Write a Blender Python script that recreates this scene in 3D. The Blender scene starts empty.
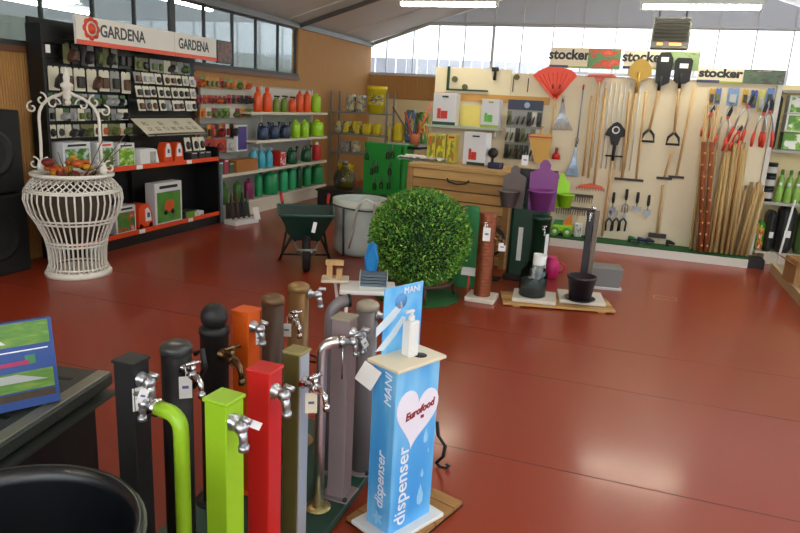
import bpy, bmesh, math, random
from mathutils import Vector, Matrix, Euler
random.seed(7)
R = math.radians
scn = bpy.context.scene
COL = scn.collection

# ------------------------------------------------------------------ camera
F, CX, CY, H = 664.0, 400.0, 266.5, 1.6
_vv = Vector((-144, 2684, F)).normalized()
_Z = -_vv
_Y = Vector((235, -151, F)); _Y -= _Y.dot(_Z) * _Z; _Y.normalize()
_X = _Y.cross(_Z)
ROWS = (_X, _Y, _Z)
cam = bpy.data.cameras.new('camera'); cam_o = bpy.data.objects.new('camera', cam); COL.objects.link(cam_o)
cam.sensor_width = 36.0; cam.lens = F / 800 * 36; cam.clip_start = 0.02; cam.clip_end = 200
_m = Matrix.Identity(4)
for i in range(3):
    _m[i][0] = ROWS[i][0]; _m[i][1] = -ROWS[i][1]; _m[i][2] = -ROWS[i][2]
_m[2][3] = H
cam_o.matrix_world = _m
scn.camera = cam_o

# ------------------------------------------------------------------ sky, exposure
scn.view_settings.view_transform = 'Standard'; scn.view_settings.look = 'None'
scn.view_settings.gamma = 1.0; scn.view_settings.use_curve_mapping = False
scn.view_settings.exposure = 0.9
w = bpy.data.worlds.new('overcast_sky'); scn.world = w; w.use_nodes = True
_bg = w.node_tree.nodes['Background']
_bg.inputs[0].default_value = (0.97, 0.98, 1.0, 1); _bg.inputs[1].default_value = 3.2
TUBE_POWER = 34.0

# photo pixel -> point on a level / wall plane
def _ray(x, y):
    d = Vector((x - CX, y - CY, F)); return Vector([r.dot(d) for r in ROWS])
def GZ(x, y, z=0.0):
    d = _ray(x, y); t = (z - H) / d.z; return Vector((t * d.x, t * d.y, z))
def GY(x, y, Y):
    d = _ray(x, y); t = Y / d.y; return Vector((t * d.x, Y, H + t * d.z))
def GX(x, y, X):
    d = _ray(x, y); t = X / d.x; return Vector((X, t * d.y, H + t * d.z))

# ------------------------------------------------------------------ materials
def lin(c): return tuple(((v / 255) / 12.92 if v / 255 <= .04045 else ((v / 255 + .055) / 1.055) ** 2.4) for v in c) + (1,)
MATS = {}
def mat(name, rgb, rough=.5, metal=0.0, var=.12, scale=6.0, bump=0.0, bscale=60., spec=.5, coat=0.0, stretch=None):
    if name in MATS: return MATS[name]
    m = bpy.data.materials.new(name); m.use_nodes = True; nt = m.node_tree; N = nt.nodes; L = nt.links
    b = N['Principled BSDF']
    b.inputs['Roughness'].default_value = rough; b.inputs['Metallic'].default_value = metal
    b.inputs['Specular IOR Level'].default_value = spec; b.inputs['Coat Weight'].default_value = coat
    tc = N.new('ShaderNodeTexCoord'); mp = N.new('ShaderNodeMapping'); L.new(tc.outputs['Object'], mp.inputs[0])
    if stretch: mp.inputs['Scale'].default_value = stretch
    n = N.new('ShaderNodeTexNoise'); n.inputs['Scale'].default_value = scale; n.inputs['Detail'].default_value = 4
    L.new(mp.outputs[0], n.inputs['Vector'])
    mx = N.new('ShaderNodeMix'); mx.data_type = 'RGBA'
    c = lin(rgb)
    mx.inputs[6].default_value = tuple(max(0, v * (1 - var)) for v in c[:3]) + (1,)
    mx.inputs[7].default_value = tuple(min(1, v * (1 + var)) for v in c[:3]) + (1,)
    L.new(n.outputs['Fac'], mx.inputs[0]); L.new(mx.outputs[2], b.inputs['Base Color'])
    if bump:
        n2 = N.new('ShaderNodeTexNoise'); n2.inputs['Scale'].default_value = bscale; L.new(mp.outputs[0], n2.inputs['Vector'])
        bp = N.new('ShaderNodeBump'); bp.inputs['Strength'].default_value = bump; bp.inputs['Distance'].default_value = .01
        L.new(n2.outputs['Fac'], bp.inputs['Height']); L.new(bp.outputs[0], b.inputs['Normal'])
    MATS[name] = m; return m
def emis(name, rgb, s):
    if name in MATS: return MATS[name]
    m = bpy.data.materials.new(name); m.use_nodes = True; nt = m.node_tree
    b = nt.nodes['Principled BSDF']; b.inputs['Base Color'].default_value = lin(rgb)
    b.inputs['Emission Color'].default_value = lin(rgb); b.inputs['Emission Strength'].default_value = s
    MATS[name] = m; return m
def ramp_mat(name, stops, scale=3., rough=.4, kind='noise', const=True, rand=.0, mscale=None, detail=2):
    """printed / mottled surface: noise or voronoi through a colour ramp"""
    if name in MATS: return MATS[name]
    m = bpy.data.materials.new(name); m.use_nodes = True; nt = m.node_tree; N = nt.nodes; L = nt.links
    b = N['Principled BSDF']; b.inputs['Roughness'].default_value = rough
    tc = N.new('ShaderNodeTexCoord'); mp = N.new('ShaderNodeMapping'); L.new(tc.outputs['Generated'], mp.inputs[0])
    if mscale: mp.inputs['Scale'].default_value = mscale
    oi = N.new('ShaderNodeObjectInfo'); vm = N.new('ShaderNodeVectorMath'); vm.operation = 'SCALE'; vm.inputs[0].default_value = (17., 9., 23.)
    L.new(oi.outputs['Random'], vm.inputs['Scale']); va = N.new('ShaderNodeVectorMath'); va.operation = 'ADD'
    L.new(mp.outputs[0], va.inputs[0]); L.new(vm.outputs[0], va.inputs[1])
    if kind == 'noise':
        n = N.new('ShaderNodeTexNoise'); n.inputs['Scale'].default_value = scale; n.inputs['Detail'].default_value = detail; out = n.outputs['Fac']
    else:
        n = N.new('ShaderNodeTexVoronoi'); n.inputs['Scale'].default_value = scale; out = n.outputs['Distance']
    L.new(va.outputs[0], n.inputs['Vector'])
    cr = N.new('ShaderNodeValToRGB'); cr.color_ramp.interpolation = 'CONSTANT' if const else 'LINEAR'
    e = cr.color_ramp.elements
    while len(e) < len(stops): e.new(.5)
    for k, (p, c) in enumerate(stops): e[k].position = p; e[k].color = lin(c)
    L.new(out, cr.inputs[0]); L.new(cr.outputs[0], b.inputs['Base Color'])
    MATS[name] = m; return m
def picture(name, sky, mid, ground, scale=3.5):
    return ramp_mat(name, [(0, ground), (.42, mid), (.55, ground), (.66, sky)], scale=scale, kind='noise', const=False)
def glass(name, rgb=(235, 240, 245), tint=.85, rough=.02, gloss=.08):
    if name in MATS: return MATS[name]
    m = bpy.data.materials.new(name); m.use_nodes = True; nt = m.node_tree; N = nt.nodes; L = nt.links
    N.remove(N['Principled BSDF']); o = N['Material Output']
    t = N.new('ShaderNodeBsdfTransparent'); c = lin(rgb); t.inputs[0].default_value = tuple(v * tint for v in c[:3]) + (1,)
    g = N.new('ShaderNodeBsdfGlossy'); g.inputs['Roughness'].default_value = rough
    lw = N.new('ShaderNodeLayerWeight'); pw = N.new('ShaderNodeMath'); pw.operation = 'POWER'; pw.inputs[1].default_value = 4.0; L.new(lw.outputs['Facing'], pw.inputs[0])
    fr = N.new('ShaderNodeMath'); fr.operation = 'MULTIPLY_ADD'; fr.inputs[1].default_value = .6; fr.inputs[2].default_value = .04; L.new(pw.outputs[0], fr.inputs[0])
    mx = N.new('ShaderNodeMixShader'); L.new(fr.outputs[0], mx.inputs[0]); L.new(t.outputs[0], mx.inputs[1]); L.new(g.outputs[0], mx.inputs[2])
    L.new(mx.outputs[0], o.inputs[0]); MATS[name] = m; return m
def translucent(name, rgb, alpha=.5, rough=.3):
    if name in MATS: return MATS[name]
    m = bpy.data.materials.new(name); m.use_nodes = True; nt = m.node_tree; N = nt.nodes; L = nt.links
    b = N['Principled BSDF']; o = N['Material Output']; b.inputs['Base Color'].default_value = lin(rgb); b.inputs['Roughness'].default_value = rough
    t = N.new('ShaderNodeBsdfTransparent'); t.inputs[0].default_value = lin(rgb)
    tl = N.new('ShaderNodeBsdfTranslucent'); tl.inputs[0].default_value = lin(rgb)
    m1 = N.new('ShaderNodeMixShader'); m1.inputs[0].default_value = .5; L.new(b.outputs[0], m1.inputs[1]); L.new(tl.outputs[0], m1.inputs[2])
    m2 = N.new('ShaderNodeMixShader'); m2.inputs[0].default_value = alpha; L.new(t.outputs[0], m2.inputs[1]); L.new(m1.outputs[0], m2.inputs[2])
    L.new(m2.outputs[0], o.inputs[0]); MATS[name] = m; return m

# ------------------------------------------------------------------ mesh builder
class MB:
    def __init__(s): s.v = []; s.f = []; s.sm = []
    def add(s, vs, fs, smooth=False, M=None):
        o = len(s.v)
        s.v += [tuple(M @ Vector(v)) if M else tuple(v) for v in vs]
        s.f += [tuple(i + o for i in f) for f in fs]; s.sm += [smooth] * len(fs); return s
    def box(s, c, d, rz=0, rx=0, ry=0, taper=1.0, tapery=None):
        ty = taper if tapery is None else tapery
        hx, hy, hz = d[0] / 2, d[1] / 2, d[2] / 2
        vs = [(-hx, -hy, -hz), (hx, -hy, -hz), (hx, hy, -hz), (-hx, hy, -hz),
              (-hx * taper, -hy * ty, hz), (hx * taper, -hy * ty, hz), (hx * taper, hy * ty, hz), (-hx * taper, hy * ty, hz)]
        M = Matrix.Translation(c) @ Euler((rx, ry, rz)).to_matrix().to_4x4()
        return s.add(vs, [(0, 3, 2, 1), (4, 5, 6, 7), (0, 1, 5, 4), (1, 2, 6, 5), (2, 3, 7, 6), (3, 0, 4, 7)], False, M)
    def b2(s, x0, x1, y0, y1, z0, z1): return s.box(((x0 + x1) / 2, (y0 + y1) / 2, (z0 + z1) / 2), (x1 - x0, y1 - y0, z1 - z0))
    def bev(s, c, d, b=.01, rz=0, rx=0, ry=0):
        """box with chamfered vertical edges and top"""
        hx, hy, hz = d[0] / 2, d[1] / 2, d[2] / 2; b = min(b, hx * .9, hy * .9, hz * .9)
        def ring(i, z): return [(hx - i, -hy + b, z), (hx - i, hy - b, z), (hx - b, hy - i, z), (-hx + b, hy - i, z), (-hx + i, hy - b, z), (-hx + i, -hy + b, z), (-hx + b, -hy + i, z), (hx - b, -hy + i, z)]
        rs = [ring(b * .6, -hz), ring(0, -hz + b), ring(0, hz - b), ring(b * .6, hz)]
        vs = sum(rs, []); fs = [tuple(range(7, -1, -1)), tuple(range(24, 32))]
        for k in range(3):
            for j in range(8): fs.append((k * 8 + j, k * 8 + (j + 1) % 8, k * 8 + 8 + (j + 1) % 8, k * 8 + 8 + j))
        return s.add(vs, fs, False, Matrix.Translation(c) @ Euler((rx, ry, rz)).to_matrix().to_4x4())
    def lathe(s, prof, n=20, c=(0, 0, 0), M=None, cap=True, a0=0., a1=2 * math.pi):
        full = abs(a1 - a0 - 2 * math.pi) < 1e-6; cnt = n if full else n + 1
        vs = []
        for r, z in prof:
            for k in range(cnt):
                a = a0 + (a1 - a0) * k / n; vs.append((c[0] + r * math.cos(a), c[1] + r * math.sin(a), c[2] + z))
        fs = []
        for i in range(len(prof) - 1):
            for k in range(n):
                k2 = (k + 1) % cnt; fs.append((i * cnt + k, i * cnt + k2, (i + 1) * cnt + k2, (i + 1) * cnt + k))
        s.add(vs, fs, True, M)
        if cap and full:
            o = len(s.v) - len(vs)
            for i, rev in ((0, True), (len(prof) - 1, False)):
                if prof[i][0] > 1e-4:
                    q = [o + i * cnt + k for k in range(cnt)]; s.f.append(tuple(reversed(q)) if rev else tuple(q)); s.sm.append(False)
        return s
    def tube(s, pts, r, n=8, closed=False):
        P = [Vector(p) for p in pts]; m = len(P); rr = r if isinstance(r, (list, tuple)) else [r] * m
        up = None; vs = []
        for i in range(m):
            if closed: t = (P[(i + 1) % m] - P[i - 1])
            else: t = P[min(i + 1, m - 1)] - P[max(i - 1, 0)]
            t.normalize()
            if up is None:
                up = Vector((0, 0, 1)) if abs(t.z) < .9 else Vector((1, 0, 0))
            a = (up - up.dot(t) * t)
            if a.length < 1e-5: a = t.orthogonal()
            a.normalize(); b = t.cross(a); up = a
            for k in range(n):
                g = 2 * math.pi * k / n; vs.append(P[i] + rr[i] * (math.cos(g) * a + math.sin(g) * b))
        fs = []
        for i in range(m if closed else m - 1):
            j = (i + 1) % m
            for k in range(n): k2 = (k + 1) % n; fs.append((i * n + k, i * n + k2, j * n + k2, j * n + k))
        if not closed: fs += [tuple(range(n - 1, -1, -1)), tuple(range((m - 1) * n, m * n))]
        return s.add(vs, fs, True)
    def cyl(s, p0, p1, r, r1=None, n=12): return s.tube([p0, p1], [r, r if r1 is None else r1], n)
    def prism(s, pts, t, M=None):
        """outline in the xz plane, thickness t along y centred on 0"""
        n = len(pts); vs = [(x, -t / 2, z) for x, z in pts] + [(x, t / 2, z) for x, z in pts]
        fs = [tuple(range(n)), tuple(range(2 * n - 1, n - 1, -1))] + [(i, i + n, (i + 1) % n + n, (i + 1) % n) for i in range(n)]
        return s.add(vs, fs, False, M)
    def ball(s, c, r, n=12, sz=1.0):
        pr = [(max(1e-4, r * math.sin(math.pi * k / 8)), -r * sz * math.cos(math.pi * k / 8)) for k in range(9)]
        return s.lathe(pr, n, c, cap=False)
    def mesh(s, name):
        me = bpy.data.meshes.new(name); me.from_pydata(s.v, [], s.f); me.polygons.foreach_set('use_smooth', s.sm)
        bm = bmesh.new(); bm.from_mesh(me); bmesh.ops.recalc_face_normals(bm, faces=bm.faces); bm.to_mesh(me); bm.free()
        me.update(); return me
def arc(c, r, a0, a1, n=8, plane='xz'):
    out = []
    for k in range(n + 1):
        a = R(a0 + (a1 - a0) * k / n); u, v = r * math.cos(a), r * math.sin(a)
        out.append((c[0] + u, c[1], c[2] + v) if plane == 'xz' else ((c[0], c[1] + u, c[2] + v) if plane == 'yz' else (c[0] + u, c[1] + v, c[2])))
    return out
def tag(o, label=None, cat=None, group=None, kind=None):
    if label: o['label'] = label
    if cat: o['category'] = cat
    if group: o['group'] = group
    if kind: o['kind'] = kind
    return o
def T(name, label, cat, loc=(0, 0, 0), rz=0, group=None, kind=None):
    o = bpy.data.objects.new(name, None); o.empty_display_size = .05; COL.objects.link(o)
    o.location = loc; o.rotation_euler = (0, 0, rz); return tag(o, label, cat, group, kind)
def part(root, name, mb, m, label=None, loc=None, rot=None):
    me = mb if isinstance(mb, bpy.types.Mesh) else mb.mesh(name)
    o = bpy.data.objects.new(name, me); COL.objects.link(o)
    ms = m if isinstance(m, (list, tuple)) else [m]
    if not len(me.materials): me.materials.append(None)
    o.material_slots[0].link = 'OBJECT'; o.material_slots[0].material = ms[0]
    if root is not None: o.parent = root
    if loc is not None: o.location = loc
    if rot is not None: o.rotation_euler = rot
    if label: o['label'] = label
    return o
def solo(name, label, cat, mb, m, loc=(0, 0, 0), rz=0, group=None, kind=None, rot=None):
    o = part(None, name, mb, m, loc=loc, rot=rot or (0, 0, rz)); return tag(o, label, cat, group, kind)
def struct(name, mb, m, loc=(0, 0, 0)): return tag(part(None, name, mb, m, loc=loc), kind='structure')
ORD = ('first', 'second', 'third', 'fourth', 'fifth', 'sixth', 'seventh', 'eighth', 'ninth', 'tenth', 'eleventh', 'twelfth', 'thirteenth', 'fourteenth')
def text(root, s, size, loc, rot, m, bold=0., shear=0., name='lettering', align='CENTER', sx=1.0):
    cu = bpy.data.curves.new(name, 'FONT'); cu.body = s; cu.size = size; cu.extrude = .0008; cu.offset = bold; cu.shear = shear
    cu.align_x = align; cu.align_y = 'CENTER'; cu.resolution_u = 3
    tmp = bpy.data.objects.new(name, cu); COL.objects.link(tmp)
    bpy.context.view_layer.update()
    me = bpy.data.meshes.new_from_object(tmp.evaluated_get(bpy.context.evaluated_depsgraph_get()))
    bpy.data.objects.remove(tmp); bpy.data.curves.remove(cu); me.materials.clear(); me.materials.append(m)
    o = bpy.data.objects.new(name, me); COL.objects.link(o)
    o.parent = root; o.location = loc; o.rotation_euler = rot; o.scale = (sx, 1, 1); return o
MESHC = {}
def shared(key, fn):
    if key not in MESHC: MESHC[key] = fn().mesh(key)
    return MESHC[key]
def cp(o, parent=None):
    c = o.copy(); COL.objects.link(c); c.parent = parent
    for ch in list(o.children): cp(ch, c)
    return c

# common materials
WHITE = mat('white_plastic', (225, 225, 222), .45, var=.04)
BLACK = mat('black_plastic', (16, 16, 17), .5, var=.2)
BLKMET = mat('black_powder_coat', (20, 20, 21), .55, var=.15, bump=.15, bscale=300)
CHROME = mat('chrome', (205, 205, 205), .16, 1.0, var=.03)
STEEL = mat('brushed_steel', (150, 152, 155), .32, 1.0, var=.06, stretch=(30, 30, 1))
BRASS = mat('aged_brass', (120, 98, 72), .35, 1.0, var=.15)
WOOD = mat('light_wood', (196, 158, 106), .55, var=.22, scale=5, stretch=(6, 6, .6))
TANWOOD = mat('bamboo_tan', (178, 148, 96), .55, var=.25, scale=6, stretch=(6, 6, .7))
PAPER = mat('white_paper', (232, 230, 228), .7, var=.03)
ORANGE = mat('orange_plastic', (226, 74, 28), .4, var=.06)
RED = mat('red_plastic', (190, 30, 26), .4, var=.06)
LIME = mat('lime_plastic', (150, 205, 30), .4, var=.06)
GREEN = mat('green_plastic', (24, 130, 72), .4, var=.08)
DKGREEN = mat('dark_green_plastic', (16, 58, 40), .4, var=.1)
GREY = mat('grey_plastic', (120, 120, 118), .5, var=.06)
PURPLE = mat('purple_plastic', (128, 58, 128), .4, var=.06)
# ================================================================== the room
XL, YB, XR, YF = -5.15, 13.0, 4.6, -5.0
m_floor = mat('red_epoxy_floor', (142, 48, 21), .38, var=.05, scale=.8, spec=.35, coat=.42)
_n = m_floor.node_tree; _b = _n.nodes['Principled BSDF']
_nz = _n.nodes.new('ShaderNodeTexNoise'); _nz.inputs['Scale'].default_value = 2.2; _nz.inputs['Detail'].default_value = 6
_tc = [q for q in _n.nodes if q.type == 'TEX_COORD'][0]; _n.links.new(_tc.outputs['Object'], _nz.inputs['Vector'])
_mr = _n.nodes.new('ShaderNodeMapRange'); _mr.inputs[3].default_value = .36; _mr.inputs[4].default_value = .42; _b.inputs['Coat Roughness'].default_value = .16; _nz.inputs['Scale'].default_value = .7
_n.links.new(_nz.outputs['Fac'], _mr.inputs[0]); _n.links.new(_mr.outputs[0], _b.inputs['Roughness'])
fl_o = struct('floor', MB().b2(XL - .1, XR + .1, YF, YB + .1, -.1, 0), m_floor)
JNT = mat('floor_joint_dark', (84, 30, 20), .5)
for _p in ((550, 378), (560, 470), (300, 300)):
    _y = GZ(*_p).y; part(fl_o, 'expansion_joint', MB().b2(XL, XR, _y - .003, _y + .003, -.01, .0006), JNT)
_a = GZ(665, 298); TAPEM = mat('worn_tape', (176, 120, 96), .6)
for _x0, _x1, _y0, _y1 in ((-.1, .1, -.06, -.05), (-.1, .1, .05, .06), (-.1, -.09, -.05, .05), (.09, .1, -.05, .05)):
    part(fl_o, 'tape_strip', MB().b2(_a.x + _x0, _a.x + _x1, _a.y + _y0, _a.y + _y1, -.005, .0008), TAPEM)
def reed_mat():
    m = mat('brown_reed_screen', (176, 126, 68), .75, var=.3, scale=9, stretch=(14, 14, .5))
    nt = m.node_tree; N = nt.nodes; L = nt.links
    tc = [q for q in N if q.type == 'TEX_COORD'][0]
    wv = N.new('ShaderNodeTexWave'); wv.inputs['Scale'].default_value = 22; wv.inputs['Distortion'].default_value = 1.2
    wv.wave_type = 'BANDS'; wv.bands_direction = 'DIAGONAL'
    mp = N.new('ShaderNodeMapping'); mp.inputs['Scale'].default_value = (1, 1, .02); L.new(tc.outputs['Object'], mp.inputs[0]); L.new(mp.outputs[0], wv.inputs[0])
    bp = N.new('ShaderNodeBump'); bp.inputs['Strength'].default_value = .6; bp.inputs['Distance'].default_value = .01
    L.new(wv.outputs['Fac'], bp.inputs['Height']); L.new(bp.outputs[0], N['Principled BSDF'].inputs['Normal'])
    return m
REED = reed_mat()
CREAM = mat('cream_wall_paint', (228, 212, 164), .6, var=.05, scale=2)
FRAME = mat('dark_window_metal', (58, 60, 60), .45, .4, var=.1)
LFRAME = mat('pale_window_metal', (190, 192, 196), .4, .3, var=.05)
PANE = glass('window_glass', (232, 238, 240), .9)
SILL = 1.9; EAVE = 2.66
struct('wall_left', MB().b2(XL - .12, XL, YF, 9.86, 0, SILL), REED)
struct('wall_left.001', MB().b2(XL - .12, XL, 9.86, YB, 0, EAVE + .05), REED)
ys = [-5.0, -3.4, -1.8, -.2, 1.2, 2.4, 3.5, 4.484, 4.975, 5.603, 6.199, 6.83, 7.447, 8.078, 8.671, 9.3, 9.86]
wn = 0
for a, b in zip(ys[:-1], ys[1:]):
    wn += 1
    fr = struct('window_%d' % wn, MB().b2(XL - .07, XL - .03, b - (.06 if abs(b - 6.83) < .01 else .022), b + (.03 if abs(b - 6.83) < .01 else 0), SILL, EAVE)
                .b2(XL - .08, XL + .015, a, b, SILL, SILL + .05).b2(XL - .07, XL - .03, a, b, EAVE - .04, EAVE), FRAME)
    part(fr, 'pane', MB().b2(XL - .055, XL - .05, a, b - .02, SILL + .05, EAVE - .04), PANE)
tag(part(None, 'trim_1', MB().b2(XL - .02, XL + .03, YF, 9.86, SILL - .05, SILL + .004), mat('brown_sill_wood', (104, 62, 34), .5, var=.2)), kind='structure')
# back gable: cream dado, reed strip, glazing, upper cladding
SB = 2.13; ZB = 3.08; SL = .31
struct('wall_back', MB().b2(XL - .12, XR + .12, YB, YB + .12, 0, SB), CREAM)
struct('wall_back.001', MB().b2(XL, -2.9, YB - .03, YB, 1.66, SB), REED)
gx = [XL, -4.812, -4.258, -3.749, -3.232, -2.67, -2.143, -1.583, -1.048, -.485, .07, .63, 1.181, 1.765, 2.316, 2.88, 3.45, 4.02, XR]
def ztop(x): return min(ZB, EAVE + .06 + SL * (x - XL), EAVE + .06 + SL * (XR - x))
for a, b in zip(gx[:-1], gx[1:]):
    wn += 1
    fw = .05 if abs(b + 2.67) < .01 else .02
    fr = MB().b2(b - fw, b, YB - .03, YB + .03, SB, ztop(b)).b2(a, b, YB - .05, YB + .05, SB - .02, SB + .03)
    o = struct('window_%d' % wn, fr, LFRAME)
    za, zb = ztop(a), ztop(b - fw)
    part(o, 'pane', MB().prism([(a, SB + .03), (b - fw, SB + .03), (b - fw, zb), (a, za)], .006), PANE, loc=(0, YB + .01, 0))
# sloping head bar + beam
tag(part(None, 'trim_2', MB().tube([(XL, YB - .02, EAVE + .03), (XL + 1.2, YB - .02, ZB + .02), (XR - 1.2, YB - .02, ZB + .02), (XR, YB - .02, EAVE + .03)], .035, 6), LFRAME), kind='structure')
RIDGE_X = (XL + XR) / 2; ZR = EAVE + .06 + SL * (RIDGE_X - XL)
CLAD = mat('pale_blue_gable_cladding', (196, 202, 214), .5, var=.06, scale=2)
struct('wall_back.002', MB().prism([(XL + 1.2, ZB + .03), (XR - 1.2, ZB + .03), (RIDGE_X, ZR)], .06), CLAD, loc=(0, YB, 0))
for k, x in enumerate(gx[3:-3]):
    z1 = EAVE + .06 + SL * min(x - XL, XR - x)
    if z1 > ZB + .1: tag(part(None, 'trim_%d' % (10 + k), MB().b2(x - .02, x, YB - .05, YB - .03, ZB + .03, z1 - .02), LFRAME), kind='structure')
# roof: sheet panels, each course of the left slope its own sheet, rafters beneath
ROOF = mat('weathered_roof_sheet', (205, 200, 194), .6, .0, var=.08, scale=1.5, bump=.05, bscale=3)
POLY = bpy.data.materials.new('translucent_roof_sheet'); POLY.use_nodes = True
_nt = POLY.node_tree; _b = _nt.nodes['Principled BSDF']; _b.inputs['Base Color'].default_value = lin((214, 214, 214)); _b.inputs['Roughness'].default_value = .5
_t = _nt.nodes.new('ShaderNodeBsdfTranslucent'); _t.inputs[0].default_value = lin((216, 216, 216)); _x = _nt.nodes.new('ShaderNodeMixShader'); _x.inputs[0].default_value = .45
_nt.links.new(_b.outputs[0], _x.inputs[1]); _nt.links.new(_t.outputs[0], _x.inputs[2]); _nt.links.new(_x.outputs[0], _nt.nodes['Material Output'].inputs[0])
def roof_slope(name, sgn):
    root = T(name, None, None, kind='structure')
    x_e = XL - .2 if sgn > 0 else XR + .2
    y = YF
    zz = lambda x: EAVE + .08 + SL * ((x - XL) if sgn > 0 else (XR - x))
    k = 0
    while y < YB - .01:
        y1 = min(y + 1.06, YB + .1); dz = .012 * (k % 2)
        vs = [(x_e, y, zz(x_e) + dz), (RIDGE_X, y, zz(RIDGE_X) + dz), (RIDGE_X, y1, zz(RIDGE_X) + dz), (x_e, y1, zz(x_e) + dz)]
        vs += [(a, b, c + .02) for a, b, c in vs]
        part(root, 'roof_sheet', MB().add(vs, [(0, 1, 2, 3), (7, 6, 5, 4), (0, 4, 5, 1), (1, 5, 6, 2), (2, 6, 7, 3), (3, 7, 4, 0)]), ROOF if sgn > 0 else POLY)
        y = y1 - .02; k += 1
    return root
roof_slope('ceiling', 1); roof_slope('ceiling.001', -1)
RAFT = mat('grey_rafter_metal', (120, 120, 118), .5, .3, var=.08)
for k, y in enumerate((-3.3, .2, 3.5, 6.83, 9.86)):
    o = tag(part(None, 'trim_%d' % (40 + k), MB().tube([(XL + .02, y, EAVE + .02), (RIDGE_X, y, ZR - .04), (XR - .02, y, EAVE + .02)], .035, 6), RAFT), kind='structure')
tag(part(None, 'trim_3', MB().b2(XL - .08, XL + .04, YF, YB, EAVE - .02, EAVE + .06), RAFT), kind='structure')
# right side: glazed wall, front: wide shop opening (both out of frame)
struct('wall_right', MB().b2(XR, XR + .12, YF, YB, 0, .9), CREAM)
for k in range(9):
    y0 = YF + k * 2.0; wn += 1
    o = struct('window_%d' % wn, MB().b2(XR, XR + .06, y0, y0 + .06, .9, EAVE).b2(XR, XR + .06, y0, y0 + 2.0, EAVE - .06, EAVE), LFRAME)
    part(o, 'pane', MB().b2(XR + .02, XR + .025, y0 + .06, y0 + 2.0, .9, EAVE - .06), PANE)
struct('wall_front', MB().b2(XL, XL + .6, YF - .12, YF, 0, EAVE).b2(XR - .6, XR, YF - .12, YF, 0, EAVE), CREAM)
for k in range(4):
    x0 = XL + .6 + k * 2.14; wn += 1
    o = struct('window_%d' % wn, MB().b2(x0, x0 + .06, YF - .1, YF - .04, 0, EAVE).b2(x0, x0 + 2.14, YF - .1, YF - .04, EAVE - .08, EAVE), LFRAME)
    part(o, 'pane', MB().b2(x0 + .06, x0 + 2.14, YF - .08, YF - .075, 0, EAVE - .08), PANE)
# outside: lean-to greenhouse beyond the left glazing, pale fence behind the gable, paving
struct('ground', MB().b2(-40, 40, -40, 60, -.3, -.12), mat('pale_outdoor_paving', (170, 168, 162), .8, var=.1))
struct('wall_outside', MB().b2(-8.6, -8.5, -6, 18, -.12, 2.5), mat('grey_green_greenhouse_sheet', (92, 98, 88), .5, var=.25, scale=1.2, stretch=(1, 4, .3)))
struct('wall_outside.001', MB().b2(-8.6, -8.5, -6, 18, 2.5, 5.0), mat('pale_blue_greenhouse_sheet', (112, 116, 118), .5, var=.12, scale=1.2, stretch=(1, 4, .3)))
struct('roof_outside', MB().b2(-8.5, XL - .14, -6, 18, 4.9, 4.92), glass('lean_to_roof_glass', (200, 205, 205), .6))
FEN = mat('lavender_white_fence', (216, 212, 226), .6, var=.04)
fence = T('picket_fence', 'pale lavender fence of upright boards outside the back windows', 'fence', (0, 17.2, -.12))
_pk = shared('fence_board', lambda: MB().box((0, 0, 1.42), (.27, .03, 2.84)))
for k in range(44): part(fence, 'board', _pk, FEN, loc=(-8 + k * .29, (k % 2) * .02, 0))
part(fence, 'rail', MB().b2(-8.2, 4.8, .04, .09, .4, .5).b2(-8.2, 4.8, .04, .09, 2.2, 2.3), FEN)

# ---- ceiling fluorescents
HOUS = mat('lamp_housing', (205, 205, 200), .4, var=.03)
def fluoro(c, L, along, label, power, rgb=(255, 250, 225), drop=None):
    r = T('fluorescent_light', label, 'light', c, 0 if along == 'x' else R(90), 'fluorescent ceiling lights')
    part(r, 'housing', MB().box((0, 0, .05), (L, .14, .045), taper=1, tapery=.6), HOUS)
    part(r, 'tube', MB().cyl((-L / 2 + .03, 0, .005), (L / 2 - .03, 0, .005), .022), emis('lamp_tube_%.1f' % power, rgb, power))
    part(r, 'end_cap', MB().box((-L / 2 + .012, 0, .02), (.025, .1, .06)), HOUS)
    part(r, 'end_cap', MB().box((L / 2 - .012, 0, .02), (.025, .1, .06)), HOUS)
    if drop:
        for sx in (-1, 1): part(r, 'hanger', MB().cyl((sx * L * .35, 0, .07), (sx * L * .35, 0, drop), .005, n=5), RAFT)
    return r
a, b = GY(400, 5, 8.0), GY(498, 5, 8.0)
def zroof(x): return EAVE + .08 + SL * min(x - XL, XR - x)
fluoro((a + b) / 2, (b - a).length, 'x', 'fluorescent tube light hanging above the wooden counter', TUBE_POWER, drop=zroof((a.x + b.x) / 2) - a.z)
a, b = GY(640, 8, 8.0), GY(763, 8, 8.0)
fluoro((a + b) / 2, (b - a).length, 'x', 'fluorescent tube light hanging in front of the heater', TUBE_POWER, drop=zroof((a.x + b.x) / 2) - a.z)
for k, (x, y, z) in enumerate(((-6.6, 6.4, 2.47), (-6.6, 9.0, 2.86))):
    fluoro((x, y, z), 1.3, 'y', ('fluorescent tube light in the lean-to behind the black shelving sign', 'fluorescent tube light in the lean-to behind the thick window post')[k], TUBE_POWER, drop=4.9 - z)
for x, y in ((-2.6, 3.2), (.6, 2.6), (-2.6, -1.), (.6, -1.4)):  # unseen fixtures added for room light; second one also gives the floor glow
    fluoro((x, y, 2.75), 1.25, 'x', 'unseen fluorescent tube light added above the shop floor', TUBE_POWER, drop=zroof(x) - 2.75)
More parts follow.
